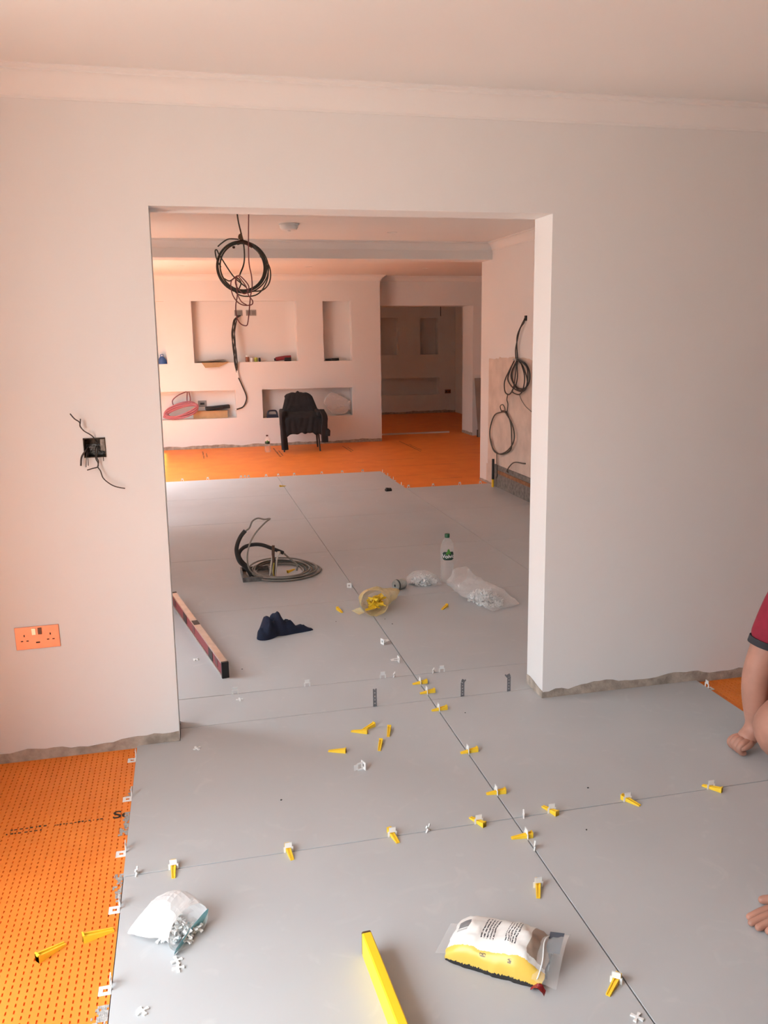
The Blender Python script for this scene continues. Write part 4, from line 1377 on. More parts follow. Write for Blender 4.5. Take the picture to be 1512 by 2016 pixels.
for i, (L_, r_) in enumerate([([(5.061, 1.675), (5.071, 1.635), (5.152, 1.582), (5.220, 1.463), (5.254, 1.388), (5.250, 1.304)], 0.0062),
                              ([(5.060, 1.662), (5.106, 1.618), (5.199, 1.527), (5.214, 1.435), (5.200, 1.305)], 0.0062),
                              ([(5.250, 1.304), (5.385, 1.196), (5.499, 1.085), (5.482, 0.989), (5.375, 0.966), (5.274, 1.030), (5.230, 1.155), (5.211, 1.287)], 0.006),
                              ([(5.250, 1.300), (5.359, 1.197), (5.407, 1.109), (5.275, 1.039), (5.074, 1.013), (4.956, 1.048), (4.915, 1.150), (4.943, 1.239), (5.089, 1.290), (5.187, 1.301)], 0.0068),
                              ([(5.187, 1.296), (5.062, 1.235), (4.961, 1.130), (4.980, 1.056), (5.149, 1.037), (5.303, 1.085), (5.358, 1.159), (5.285, 1.247), (5.224, 1.296)], 0.0062),
                              ([(5.162, 1.297), (4.992, 1.265), (4.894, 1.187), (4.923, 1.086), (5.099, 1.021), (5.250, 1.060), (5.318, 1.132), (5.308, 1.208), (5.211, 1.287)], 0.0068),
                              ([(5.212, 1.296), (5.180, 1.157), (5.213, 1.062), (5.299, 1.000), (5.122, 0.982), (5.028, 1.044), (5.010, 1.164), (5.112, 1.280)], 0.006),
                              ([(5.122, 0.982), (5.046, 0.931), (4.947, 0.883), (4.829, 0.847)], 0.004)]):
    MB().tube(rwc(L_, 0.004 * (i % 4)), r_, 8).build('cable_run', DARKC if i < 7 else CABLE2, sc, smooth=True)
MB().box(XC - 0.026, XC + 0.010, 5.19, 5.262, 1.292, 1.310).build('tie_wrap', mat('grey_tie', (0.35, 0.33, 0.31), 0.5), sc)
MB().box(XR2 - 0.012, XR2, 5.045, 5.08, 1.655, 1.70).build('wall_hole', BLK, sc)
sc2 = thing('wall_cable', 'single grey cable hoop hanging lower on the side wall', 'cable coil', (0, 0, 0))
for i, (L_, r_) in enumerate([([(5.440, 0.970), (5.452, 0.913), (5.423, 0.866), (5.459, 0.784)], 0.0048),
                              ([(5.582, 0.784), (5.611, 0.832), (5.544, 0.857), (5.488, 0.831), (5.486, 0.782)], 0.0048),
                              ([(5.554, 0.786), (5.778, 0.737), (5.891, 0.624), (5.917, 0.517), (5.853, 0.409), (5.705, 0.355), (5.509, 0.370), (5.324, 0.444), (5.317, 0.573), (5.349, 0.687), (5.445, 0.776)], 0.0066),
                              ([(5.473, 0.783), (5.310, 0.700), (5.228, 0.602), (5.249, 0.512), (5.402, 0.414), (5.620, 0.356), (5.793, 0.375), (5.885, 0.478)], 0.0066),
                              ([(5.719, 0.343), (5.701, 0.262), (5.682, 0.140), (5.724, 0.092)], 0.0048)]):
    MB().tube(rwc(L_, 0.008 * (i % 2)), r_, 8).build('cable_run', mat('hoop_cable', (0.085, 0.075, 0.06), 0.5), sc2, smooth=True)
MB().tube([(XC, 5.57, 0.790), (XC, 5.47, 0.785)], 0.011, 8, smooth=0).build('tape_wrap', TAPE, sc2, smooth=True)
MB().tube([(XR2 - 0.05, 5.736, 0.0), (XR2 - 0.05, 5.736, 0.088)], 0.013, 10, smooth=0).build('yellow_sleeve', YEL, sc2, smooth=True)
MB().tube([(XR2 - 0.05, 5.736, 0.080), (XR2 - 0.05, 5.735, 0.290)], 0.014, 8, smooth=0).build('black_sleeve', CONDUIT, sc2, smooth=True)
sc3 = thing('copper_stub', 'thin bent pipe stub sticking from the dug-out wall base', 'pipe', (0, 0, 0))
MB().tube([(XR2 - 0.010, 5.406, 0.19), (XR2 - 0.03, 5.394, 0.226), (XR2 - 0.035, 5.215, 0.326), (XR2 - 0.02, 5.015, 0.345), (XR2 - 0.002, 5.00, 0.345)], 0.006, 8).build('pipe_run', mat('dull_pipe', (0.12, 0.09, 0.07), 0.5), sc3, smooth=True)

# ------------------------------------------------------------------ ceiling fittings
sd = thing('smoke_alarm', 'round white smoke alarm on the middle ceiling', 'smoke alarm', (-0.062, 4.76, ZC2))
MB().lathe([(0.0, -0.052), (0.040, -0.052), (0.062, -0.046), (0.072, -0.030), (0.073, -0.014), (0.080, -0.012), (0.080, 0.0)], 32).build('housing', WPL, sd, smooth=True)
MB().lathe([(0.0, -0.062), (0.012, -0.060), (0.014, -0.052)], 16).build('sensor_button', WPL, sd, smooth=True)
for x, y, z, lb in ((0.907, 5.226, ZC2, 'small recessed downlight in the middle ceiling right of the smoke alarm'),
                    (-0.907, 8.45, ZC3, 'small recessed downlight in the far ceiling, leftmost'),
                    (0.647, 8.54, ZC3, 'small recessed downlight in the far ceiling above the chair'),
                    (2.194, 8.64, ZC3, 'small recessed downlight in the far ceiling before the far doorway')):
    d = thing('downlight', lb, 'downlight', (x, y, z))
    MB().lathe([(0.030, -0.001), (0.034, -0.004), (0.043, -0.004), (0.044, 0.0)], 24).build('bezel', WPL, d, smooth=True)
    MB().lathe([(0.0, -0.0005), (0.031, -0.0005)], 24).build('lamp_face', mat('dark_lamp', (0.10, 0.08, 0.07), 0.4), d)

# ------------------------------------------------------------------ printing and adhesive on the mats
PRINT = mat('black_ink', (0.03, 0.018, 0.012), 0.7)
me_ = text_mesh('print', 'Sc', 0.062, PRINT, 0.0, True)
lt = link('brand_print', me_, mat_l, (-1.246, 0.362, MZ + 0.0007), (0, 0, 0))
random.seed(9)


def ink_row(parent, x0, y0, length, h, along='x', name='print_row'):
    """a row of small illegible ink marks"""
    mb = MB()
    p = 0.0
    while p < length:
        w_ = random.uniform(0.4, 1.1) * h
        hh = random.uniform(0.55, 1.0) * h
        if along == 'x':
            q = [(x0 + p, y0), (x0 + p + w_, y0), (x0 + p + w_, y0 + hh), (x0 + p, y0 + hh)]
        else:
            q = [(x0, y0 + p), (x0 + hh, y0 + p), (x0 + hh, y0 + p + w_), (x0, y0 + p + w_)]
        mb.add([(a, b, MZ + 0.0007) for a, b in q], [(0, 1, 2, 3)])
        p += w_ + random.uniform(0.25, 1.1) * h
    return mb.build(name, PRINT, parent)


ink_row(mat_l, -1.590, 0.352, 0.105, 0.010)
ink_row(mat_l, -1.600, 0.330, 0.115, 0.010)
ink_row(mat_l, -1.455, 0.348, 0.145, 0.008)
for (x, y0, y1) in ((-0.770, 8.90, 9.60), (0.215, 8.72, 9.65), (1.200, 8.90, 9.55), (2.110, 8.65, 9.80)):
    ink_row(mat_f, x, y0, y1 - y0, 0.022, 'y')
    ink_row(mat_f, x + 0.045, y0 + 0.1, (y1 - y0) * 0.6, 0.018, 'y')
for (x, y, L_) in ((1.35, 8.00, 0.5), (1.55, 7.45, 0.7), (1.30, 6.75, 0.35), (1.62, 6.45, 0.35), (0.9, 7.9, 0.3)):
    ink_row(mat_f, x, y, L_, 0.012)


def smear(x0, x1, y0, y1, seed, label):
    mb = MB()
    nx, ny = 10, 16
    keep = []
    for i in range(nx):
        for j in range(ny):
            a, b = x0 + (x1 - x0) * i / nx, x0 + (x1 - x0) * (i + 1) / nx
            c, d = y0 + (y1 - y0) * j / ny, y0 + (y1 - y0) * (j + 1) / ny
            if nz(((a + b) / 2, (c + d) / 2, 0), 60, seed) + 1.0 * (i / nx) - 0.42 > 0 and not (j % 5 == 4 and i % 4 == 1):
                mb.box(a, b, c, d, MZ + 0.0002, MZ + 0.0012)
    return tag(mb.build('adhesive_smear', ADHG, weld=True), label, 'adhesive')


smear(-1.252, -1.2188, 0.235, 0.372, 3.0, 'grey adhesive smear over the orange mat beside the printed letters')
smear(-1.262, -1.2188, -0.62, -0.485, 5.0, 'grey adhesive smear on the orange mat at the bottom left tile edge')
smear(-1.238, -1.2188, 0.440, 0.540, 8.0, 'thin grey adhesive smear on the mat edge nearest the wall')
smear(-1.245, -1.2188, -0.100, 0.030, 11.0, 'faint grey adhesive smear on the mat edge at the front cross joint')

# ------------------------------------------------------------------ far room: chair and jacket
ch = thing('armchair', 'small black armchair on thin legs standing before the media wall', 'chair', (0, 0, 0))
LEGM = mat('black_leg', (0.015, 0.014, 0.014), 0.5)
UPH = mat('black_upholstery', (0.017, 0.017, 0.019), 0.85, var=0.2, vscale=10)
for (x, y, tx, ty) in ((0.325, 9.17, 0.345, 9.20), (0.815, 9.12, 0.795, 9.15), (0.395, 9.62, 0.405, 9.58), (0.850, 9.58, 0.830, 9.55)):
    MB().tube([(x, y, MZ + 0.0006), (tx, ty, 0.30)], (0.010, 0.015), 8, smooth=0).build('leg', LEGM, ch)


def soft(name, x0, x1, y0, y1, z0, z1, m, parent, r=0.03, tap=0.0):
    mb = MB(); mb.box(x0, x1, y0, y1, z0, z1)
    if tap:
        mb.v = [((x0 + x1) / 2 + (x - (x0 + x1) / 2) * (1 - tap * (z - z0) / (z1 - z0)), y, z) for x, y, z in mb.v]
    o = mb.build(name, m, parent, smooth=True)
    b = o.modifiers.new('bevel', 'BEVEL'); b.width = r; b.segments = 3
    return o


soft('seat', 0.335, 0.805, 9.13, 9.60, 0.27, 0.46, UPH, ch, 0.03)
bk = soft('backrest', 0.37, 0.80, 9.52, 9.62, 0.40, 0.735, UPH, ch, 0.035, 0.20)
soft('armrest', 0.318, 0.375, 9.16, 9.60, 0.30, 0.55, UPH, ch, 0.022)
soft('armrest', 0.785, 0.855, 9.14, 9.58, 0.30, 0.55, UPH, ch, 0.022)
jk = thing('jacket', 'black jacket draped over the armchair with its sleeves hanging down', 'jacket', (0, 0, 0))
mb = MB()


def drape(u, v):
    """from the back top, down the back, over the seat and down the front"""
    path = [(9.635, 0.60), (9.60, 0.765), (9.50, 0.760), (9.43, 0.60), (9.36, 0.52), (9.20, 0.500), (9.105, 0.46), (9.098, 0.26)]
    half = [0.16, 0.175, 0.185, 0.235, 0.275, 0.285, 0.265, 0.250]
    t = v * (len(path) - 1); i = min(int(t), len(path) - 2); f = t - i
    y = path[i][0] * (1 - f) + path[i + 1][0] * f
    z = path[i][1] * (1 - f) + path[i + 1][1] * f
    h = half[i] * (1 - f) + half[i + 1] * f
    x = 0.585 + (u * 2 - 1) * h * 1.03 + 0.012 * v
    sag = (abs(u * 2 - 1) ** 5) * 0.05
    w_ = 0.012 * nz((u * 5, v * 5, 0), 1.3, 4) + 0.006 * math.sin(u * 22 + v * 6)
    tip = 0.022 * math.exp(-((u - 0.50) ** 2) / 0.002) * max(0, 1 - abs(v - 0.16) * 8)
    hem = 0.03 * (v > 0.93) * (0.5 + nz((u * 4, 0, 0), 2, 5))
    return Vector((x, y - abs(w_), z - sag + w_ * 0.5 + tip - hem))


mb.grid(drape, 40, 44)
jb = mb.build('jacket_body', BCLOTH, jk, smooth=True)
sm = jb.modifiers.new('thickness', 'SOLIDIFY'); sm.thickness = 0.008; sm.offset = 1


def hang(name, pts, r0, seed):
    P_ = spline(pts, 5)
    mb = MB()
    seg = 14
    vs = []
    for i, p in enumerate(P_):
        for k in range(seg):
            a = 2 * math.pi * k / seg
            rr = r0 * (0.85 + 0.25 * i / len(P_)) * (1 + 0.22 * math.sin(a * 3 + seed) + 0.10 * nz(p, 20, seed))
            vs.append((p.x + rr * math.cos(a), p.y + rr * 0.75 * math.sin(a), p.z))
    fs = [(i * seg + k, i * seg + (k + 1) % seg, (i + 1) * seg + (k + 1) % seg, (i + 1) * seg + k) for i in range(len(P_) - 1) for k in range(seg)]
    fs += [tuple(range(seg)), tuple((len(P_) - 1) * seg + k for k in range(seg))]
    mb.add(vs, fs)
    return mb.build(name, BCLOTH, jk, smooth=True)


hang('sleeve', [(0.335, 9.18, 0.545), (0.310, 9.12, 0.48), (0.312, 9.10, 0.30), (0.325, 9.10, 0.03)], 0.040, 1.0)
hang('sleeve', [(0.850, 9.16, 0.560), (0.885, 9.12, 0.46), (0.872, 9.10, 0.30), (0.875, 9.09, 0.115)], 0.042, 2.5)
hang('hood', [(0.905, 9.10, 0.300), (0.925, 9.08, 0.27), (0.915, 9.08, 0.20)], 0.030, 4.0)

# ------------------------------------------------------------------ things in the media wall recesses
ZB, ZLL, ZLR, ZTR = 1.195, 0.412, 0.394, 1.187
GREYP = mat('grey_faceplate', (0.30, 0.29, 0.28), 0.5)
BY = YM + 0.16                                           # back of the upper recesses
for (x0, x1, lb) in ((-0.205, -0.092, 'grey wall plate with a cable bundle, left one in the big recess'), (-0.042, 0.100, 'wider grey wall plate, right one in the big recess')):
    t = thing('wall_plate', lb, 'wall plate', (0, 0, 0))
    MB().box(x0, x1, BY - 0.008, BY, 1.838, 1.918).build('plate', GREYP, t)
    n_ = 2 if x0 > -0.1 else 1
    for k in range(n_):
        a = x0 + (x1 - x0) * k / n_
        MB().box(a + 0.010, a + (x1 - x0) / n_ - 0.010, BY - 0.011, BY - 0.007, 1.852, 1.904).build('module', mat('grey_module', (0.22, 0.21, 0.20), 0.5), t)
hb = thing('cable_bundle', 'dark cable bundle hanging from the big recess down the media wall', 'cable', (0, 0, 0))
base = [(-0.145, BY - 0.012, 1.842), (-0.200, YM + 0.06, 1.780), (-0.238, YM + 0.02, 1.640), (-0.245, YM - 0.01, 1.500), (-0.237, YM - 0.03, 1.360), (-0.230, YM - 0.035, 1.210), (-0.217, YM - 0.03, 1.056)]
for k in range(5):
    random.seed(k)
    p = [(x + 0.020 * math.sin(i * 0.9 + k * 1.3), y + 0.014 * math.cos(i + k * 1.7), z) for i, (x, y, z) in enumerate(base)]
    p[0] = (base[0][0] + 0.012 * (k - 2), base[0][1], base[0][2])
    p[-1] = (base[-1][0] + 0.004 * (k - 2), base[-1][1], base[-1][2] + 0.02 * k)
    MB().tube(p, 0.0075, 7).build('cable_strand', DARKC, hb, smooth=True)
MB().tube([(-0.217, YM - 0.03, 1.080), (-0.205, YM - 0.03, 0.98)], 0.012, 8, smooth=0).build('white_tape', WPL, hb)
MB().tube([(-0.205, YM - 0.03, 0.985), (-0.155, YM - 0.025, 0.862), (-0.105, YM - 0.020, 0.717), (-0.120, YM - 0.020, 0.630), (-0.165, YM - 0.020, 0.565), (-0.250, YM - 0.022, 0.535)], 0.0085, 8).build('cable_tail', DARKC, hb, smooth=True)
MB().tube([(-0.250, YM - 0.022, 0.535), (-0.278, YM - 0.022, 0.524)], 0.006, 8, smooth=0).build('stripped_end', WPL, hb)

# big recess: papers, cardboard flap, pots, red tool
pp = thing('paper_pile', 'untidy pile of papers at the left of the big recess', 'papers', (0, 0, 0))
random.seed(8)
for k in range(6):
    L_ = random.uniform(0.26, 0.42)
    x0 = -0.785 + random.uniform(0, 0.12)
    mb = MB()
    zz = ZB + 0.001 + 0.006 * k
    mb.grid(lambda u, v: (x0 + L_ * u, YM - 0.005 + 0.14 * v + 0.01 * k * 0.2, zz + 0.014 * math.sin(u * 2.5 + k) * (1 if k > 2 else 0.2) + 0.004), 10, 3)
    mb.build('sheet', mat('off_white_paper', (0.66, 0.60, 0.52), 0.8, var=0.15, vscale=6), pp)
cb = thing('cardboard_flap', 'piece of brown cardboard hanging over the edge of the big recess', 'cardboard', (0, 0, 0))
mb = MB()
mb.add([(-0.700, YM - 0.008, ZB + 0.002), (-0.330, YM - 0.008, ZB + 0.002), (-0.470, YM - 0.045, 1.135), (-0.655, YM - 0.045, 1.128),
        (-0.700, YM - 0.014, ZB + 0.002), (-0.330, YM - 0.014, ZB + 0.002), (-0.470, YM - 0.051, 1.135), (-0.655, YM - 0.051, 1.128)],
       [(0, 1, 2, 3), (7, 6, 5, 4), (0, 4, 5, 1), (1, 5, 6, 2), (2, 6, 7, 3), (3, 7, 4, 0)])
mb.build('flap', CARD, cb)
MB().box(-0.700, -0.330, YM - 0.014, YM + 0.12, ZB + 0.0005, ZB + 0.004).build('sheet', CARD, cb)


def pot(x, y, z, r, h, m, cm, label):
    t = thing('small_pot', label, 'pot', (x, y, z))
    MB().lathe([(r * .9, 0), (r, 0.004), (r, h * 0.75), (r * 0.8, h * 0.82)], 14).build('pot_body', m, t, smooth=True)
    MB().lathe([(r * 0.85, h * 0.80), (r * 0.85, h), (0.0, h)], 14).build('lid', cm, t, smooth=True)


pot(-0.060, YM + 0.05, ZB, 0.028, 0.090, mat('terracotta_pot', (0.30, 0.12, 0.07), 0.6), WPL, 'small brown pot with white lid on the big recess shelf')
pot(0.000, YM + 0.06, ZB, 0.022, 0.070, WPL, mat('grey_lid', (0.4, 0.4, 0.4), 0.5), 'small white pot between the brown and the green one')
pot(0.060, YM + 0.05, ZB, 0.026, 0.060, mat('lime_pot', (0.32, 0.36, 0.05), 0.5), mat('lime_lid', (0.42, 0.50, 0.08), 0.5), 'small lime green pot on the big recess shelf')
pot(0.110, YM + 0.05, ZB, 0.016, 0.055, BLK, BLK, 'small black pot right of the lime green one')
rt = thing('power_tool', 'dark red and black power tool lying at the right of the big recess', 'tool', (0.34, YM + 0.05, ZB))
MB().tube([(0.0, 0, 0.030), (0.06, 0, 0.040), (0.14, 0, 0.048), (0.22, 0, 0.050)], (0.028, 0.034), 10).build('tool_body', REDM, rt, smooth=True)
soft('battery', 0.125, 0.220, -0.038, 0.038, 0.0, 0.055, BLK, rt, 0.008)
MB().tube([(0.0, 0, 0.028), (-0.02, 0, 0.024)], 0.018, 10, smooth=0).build('chuck', BLK, rt, smooth=True)
dt = thing('hand_tool', 'dark hand tool lying in the tall right recess', 'tool', (1.06, YM + 0.05, ZTR))
MB().tube([(0.0, 0, 0.016), (0.10, 0.01, 0.018), (0.20, 0.0, 0.022)], (0.014, 0.020), 8).build('handle', BLK, dt, smooth=True)
soft('tool_head', 0.09, 0.17, -0.03, 0.03, 0.0, 0.040, BLK, dt, 0.006)
bb = thing('blue_bag', 'small blue bag in the left tall recess at the wall edge', 'bag', (-1.235, YM + 0.07, 1.19))
mb = MB()
mb.grid(lambda u, v: (0.060 * math.cos(2 * math.pi * u) * (1 - 0.7 * v ** 2) * (1 + 0.2 * math.sin(6 * u * 3.14)), 0.045 * math.sin(2 * math.pi * u) * (1 - 0.7 * v ** 2), 0.105 * v), 18, 8)
mb.build('sack', mat('blue_plastic', (0.05, 0.12, 0.32), 0.5), bb, smooth=True, weld=True)
MB().tube([(-0.01, 0, 0.100), (-0.02, 0, 0.125), (0.015, 0, 0.13), (0.012, 0, 0.100)], 0.005, 6).build('tie', mat('blue_plastic', (0.05, 0.12, 0.32), 0.5), bb, smooth=True)

# lower left recess: pink hose coil, cardboard box, black case
pk = thing('pink_cable_coil', 'coil of pink cable in the lower left recess', 'cable coil', (0, 0, 0))
random.seed(14)
for i in range(11):
    cx, cz = -1.010 + random.uniform(-.02, .02), 0.530 + random.uniform(-.010, .014)
    rx, rz_ = 0.225 + random.uniform(-.02, .030), 0.075 + random.uniform(-.028, .024)
    tl = 0.24 + random.uniform(-.09, .10)
    yy = YM - 0.02 + random.uniform(0, 0.05)
    pts = []
    for k in range(14):
        a = 2 * math.pi * k / 14 + i
        ex, ez = rx * math.cos(a) * (1 + random.uniform(-.03, .03)), rz_ * math.sin(a)
        pts.append((min(-0.79, cx + ex * math.cos(tl) - ez * math.sin(tl) * 0.6), yy + 0.030 * math.sin(a), max(ZLL + 0.016, cz + ex * math.sin(tl) + ez)))
    MB().tube(pts, 0.0095, 8, closed=True, smooth=4).build('cable_loop', PINKC, pk, smooth=True)
for p in ([(-1.12, YM + 0.06, 0.60), (-1.13, YM + 0.07, 0.68), (-1.05, YM + 0.08, 0.75), (-0.93, YM + 0.08, 0.80)],
          [(-0.93, YM + 0.06, 0.60), (-0.93, YM + 0.08, 0.70), (-0.92, YM + 0.09, 0.80)],
          [(-0.90, YM + 0.06, 0.60), (-0.885, YM + 0.08, 0.70), (-0.90, YM + 0.09, 0.80)]):
    MB().tube(p, 0.008, 8).build('cable_riser', MAUVE, pk, smooth=True)
bx2 = thing('cardboard_box', 'low brown cardboard box in the lower left recess', 'box', (0, 0, 0))
mb = MB(); mb.box(-0.855, -0.375, YM + 0.070, YM + 0.17, ZLL + 0.001, 0.515); mb.build('box_body', CARD, bx2)
MB().box(-0.858, -0.372, YM + 0.067, YM + 0.173, 0.500, 0.518).build('lid', mat('cardboard_lid', (0.46, 0.28, 0.14), 0.85), bx2)
bc = thing('black_case', 'flat black case lying on the cardboard box', 'case', (-0.68, YM + 0.115, 0.518))
bc.rotation_euler = (0, math.radians(-4), 0.05)
soft('case_body', 0.0, 0.345, -0.06, 0.06, 0.004, 0.055, BLK, bc, 0.010)
MB().tube([(0.10, -0.062, 0.03), (0.13, -0.085, 0.032), (0.21, -0.085, 0.032), (0.24, -0.062, 0.03)], 0.007, 8).build('handle', BLK, bc, smooth=True)
sk = thing('socket_plate', 'small grey socket plate behind the pink coil', 'socket', (0, 0, 0))
MB().box(-0.78, -0.66, YM + 0.182, YM + 0.19, 0.57, 0.66).build('plate', GREYP, sk)
MB().box(-0.75, -0.69, YM + 0.178, YM + 0.183, 0.60, 0.63).build('module', BLK, sk)

# lower right recess: dark case with a handle, white bag
nb = thing('tool_case', 'dark blue carry case with an arched handle in the lower right recess', 'case', (0.262, YM + 0.05, ZLR))
mb = MB()
mb.add([(-0.085, -0.03, 0), (0.085, -0.03, 0), (0.085, 0.03, 0), (-0.085, 0.03, 0), (-0.078, -0.025, 0.045), (0.078, -0.025, 0.045), (0.078, 0.025, 0.045), (-0.078, 0.025, 0.045)],
       [(3, 2, 1, 0), (4, 5, 6, 7), (0, 1, 5, 4), (1, 2, 6, 5), (2, 3, 7, 6), (3, 0, 4, 7)])
NVP = mat('navy_plastic', (0.02, 0.025, 0.05), 0.45)
mb.build('case_body', NVP, nb)
MB().tube([(-0.070, 0, 0.040), (-0.058, 0, 0.085), (-0.035, 0, 0.100), (0.035, 0, 0.100), (0.058, 0, 0.085), (0.070, 0, 0.040)], 0.012, 8).build('handle', NVP, nb, smooth=True)
pbg = tag(loft([((1.09, YM + 0.075, ZLR + 0.30), (0.05, 0.0, 0.04), (0, 0.03, 0.0)), ((1.14, YM + 0.075, ZLR + 0.24), (0.11, 0, 0.06), (0, 0.05, 0.0)),
                ((1.22, YM + 0.075, ZLR + 0.16), (0.13, 0, 0.08), (0, 0.05, 0)), ((1.30, YM + 0.075, ZLR + 0.10), (0.11, 0, 0.09), (0, 0.055, 0)),
                ((1.36, YM + 0.075, ZLR + 0.05), (0.06, 0, 0.045), (0, 0.04, 0))], 26, 4.6, 0.020, 18).build('plastic_sack', MILK),
          'crumpled translucent plastic sack at the right of the lower right recess', 'plastic bag')
pl_ = thing('plastic_scraps', 'pale plastic scraps on the shelf behind the chair', 'scrap', (0, 0, 0))
for k in range(5):
    mb = MB()
    random.seed(40 + k)
    x = 0.80 + 0.035 * k
    mb.grid(lambda u, v: (x + 0.10 * u, YM + 0.01 + 0.08 * v, ZLR + 0.002 + 0.022 * abs(nz((u * 3, v * 3, k), 1.5, k)) + 0.012 * k * 0.3), 6, 5)
    mb.build('scrap', WPL if k < 4 else BLK, pl_)

# ------------------------------------------------------------------ beyond: leaning board, threshold bar, far socket
bd = thing('leaning_board', 'grey brown board leaning against the far wall right of the doorway', 'board', (0, 0, 0))
mb = MB()
mb.add([(3.395, 9.93, MZ), (3.90, 9.93, MZ), (3.90, 10.12, 0.875), (3.395, 10.12, 0.875), (3.395, 9.91, MZ), (3.90, 9.91, MZ), (3.90, 10.10, 0.878), (3.395, 10.10, 0.878)],
       [(0, 1, 2, 3), (7, 6, 5, 4), (0, 4, 5, 1), (1, 5, 6, 2), (2, 6, 7, 3), (3, 7, 4, 0)])
mb.build('panel', mat('grey_board', (0.33, 0.27, 0.24), 0.85, var=0.12, vscale=5), bd)
MB().box(3.385, 3.397, 9.93, 9.96, MZ, 0.10).build('edge_batten', mat('dark_batten', (0.06, 0.05, 0.045), 0.8), bd)
tb = tag(MB().box(1.98, 3.16, 10.640, 10.685, MZ + 0.0005, 0.012).build('threshold_bar', mat('pale_bar', (0.70, 0.66, 0.62), 0.5, 0.3)), 'pale metal bar lying across the far doorway floor', 'metal bar')
fs_ = thing('wall_socket', 'small copper socket low on the rear wall of the last room', 'socket', (4.222, YB, 0.412))
MB().box(-0.062, 0.062, -0.006, 0.0, -0.038, 0.038).build('plate', mat('dull_copper', (0.26, 0.10, 0.06), 0.4, 0.6), fs_)
for sx in (-0.03, 0.03):
    MB().box(sx - 0.012, sx + 0.012, -0.008, -0.005, -0.012, 0.012).build('pin_slot', SLOT, fs_)
pd = thing('pendant_wire', 'thin wire hanging from the ceiling of the last room', 'wire', (0, 0, 0))
MB().tube([(3.55, 12.4, ZC3), (3.55, 12.4, 1.86)], 0.006, 6, smooth=0).build('wire_run', DARKC, pd)

# ------------------------------------------------------------------ person kneeling at the right edge of the picture


def skinned(name, chains, m, parent=None, sub=2):
    """chains: lists of (x, y, z, radius) sharing points by equal coordinates; each island gets one root"""
    vid, V, R, E = {}, [], [], []
    for c in chains:
        prev = None
        for (x, y, z, r) in c:
            k = (round(x, 4), round(y, 4), round(z, 4))
            if k not in vid:
                vid[k] = len(V); V.append((x, y, z)); R.append(r)
            i = vid[k]
            if prev is not None and prev != i:
                E.append((prev, i))
            prev = i
    me = bpy.data.meshes.new(name)
    me.from_pydata(V, E, [])
    me.materials.append(m)
    o = link(name, me, parent)
    md = o.modifiers.new('skin', 'SKIN')
    md.use_smooth_shade = True
    adj = {i: [] for i in range(len(V))}
    for a, b in E:
        adj[a].append(b); adj[b].append(a)
    seen = set()
    sl_ = me.skin_vertices[0].data
    for i in range(len(V)):
        rr = R[i] if isinstance(R[i], tuple) else (R[i], R[i])
        sl_[i].radius = (rr[0] * 1.2, rr[1] * 1.2)
        sl_[i].use_root = False
    for i in range(len(V)):
        if i in seen:
            continue
        sl_[i].use_root = True
        st = [i]
        while st:
            q = st.pop()
            if q in seen:
                continue
            seen.add(q); st += adj[q]
    sb = o.modifiers.new('sub', 'SUBSURF'); sb.levels = sub; sb.render_levels = sub
    return o


pel = (1.50, -0.10, 0.44, 0.085)
wst = (1.42, -0.08, 0.56, 0.080)
chs = (1.27, -0.04, 0.64, 0.095)
nk0 = (1.13, -0.04, 0.70, 0.085)
nk1 = (1.085, -0.05, 0.765, 0.055)
hd0 = (1.070, -0.06, 0.840, 0.078)
hd1 = (1.075, -0.065, 0.915, 0.088)
hd2 = (1.085, -0.065, 0.975, 0.060)
# right arm (far side), planted on its fist
rs = (1.155, 0.165, 0.665, 0.070)
ru = (1.085, 0.190, 0.500, 0.054)
re = (1.028, 0.205, 0.310, 0.046)
rf = (1.028, 0.203, 0.230, 0.045)
rw = (1.040, 0.200, 0.095, 0.030)
rh = (1.015, 0.200, 0.058, 0.034)
rk = (0.985, 0.200, 0.042, 0.030)
# left arm reaching forward to a flat hand
ls = (1.10, -0.235, 0.600, 0.068)
lu = (0.98, -0.370, 0.440, 0.052)
le = (0.865, -0.480, 0.275, 0.045)
lw = (0.620, -0.610, 0.070, 0.030)
lh = (0.555, -0.634, 0.030, 0.030)
# legs: right knee down close to the hand
rhip = (1.47, 0.01, 0.42, 0.080)
rth = (1.26, 0.055, 0.270, 0.098)
rkn = (0.990, 0.052, 0.165, 0.088)
rkb = (1.025, 0.056, 0.082, 0.066)
rsh = (1.30, 0.075, 0.062, 0.056)
ran = (1.50, 0.085, 0.055, 0.040)
rft = (1.60, 0.090, 0.035, 0.034)
lhip = (1.50, -0.21, 0.42, 0.080)
lth = (1.32, -0.30, 0.260, 0.095)
lkn = (1.16, -0.36, 0.090, 0.070)
lsh = (1.38, -0.36, 0.062, 0.056)
lan = (1.57, -0.355, 0.055, 0.040)
lft = (1.67, -0.350, 0.035, 0.034)
chains = [[pel, wst, chs, nk0, nk1, hd0, hd1, hd2], [chs, rs, ru, re, rf, rw, rh, rk], [chs, ls, lu, le, lw, lh],
          [pel, rhip, rth, rkn, rkb, rsh, ran, rft], [pel, lhip, lth, lkn, lsh, lan, lft]]
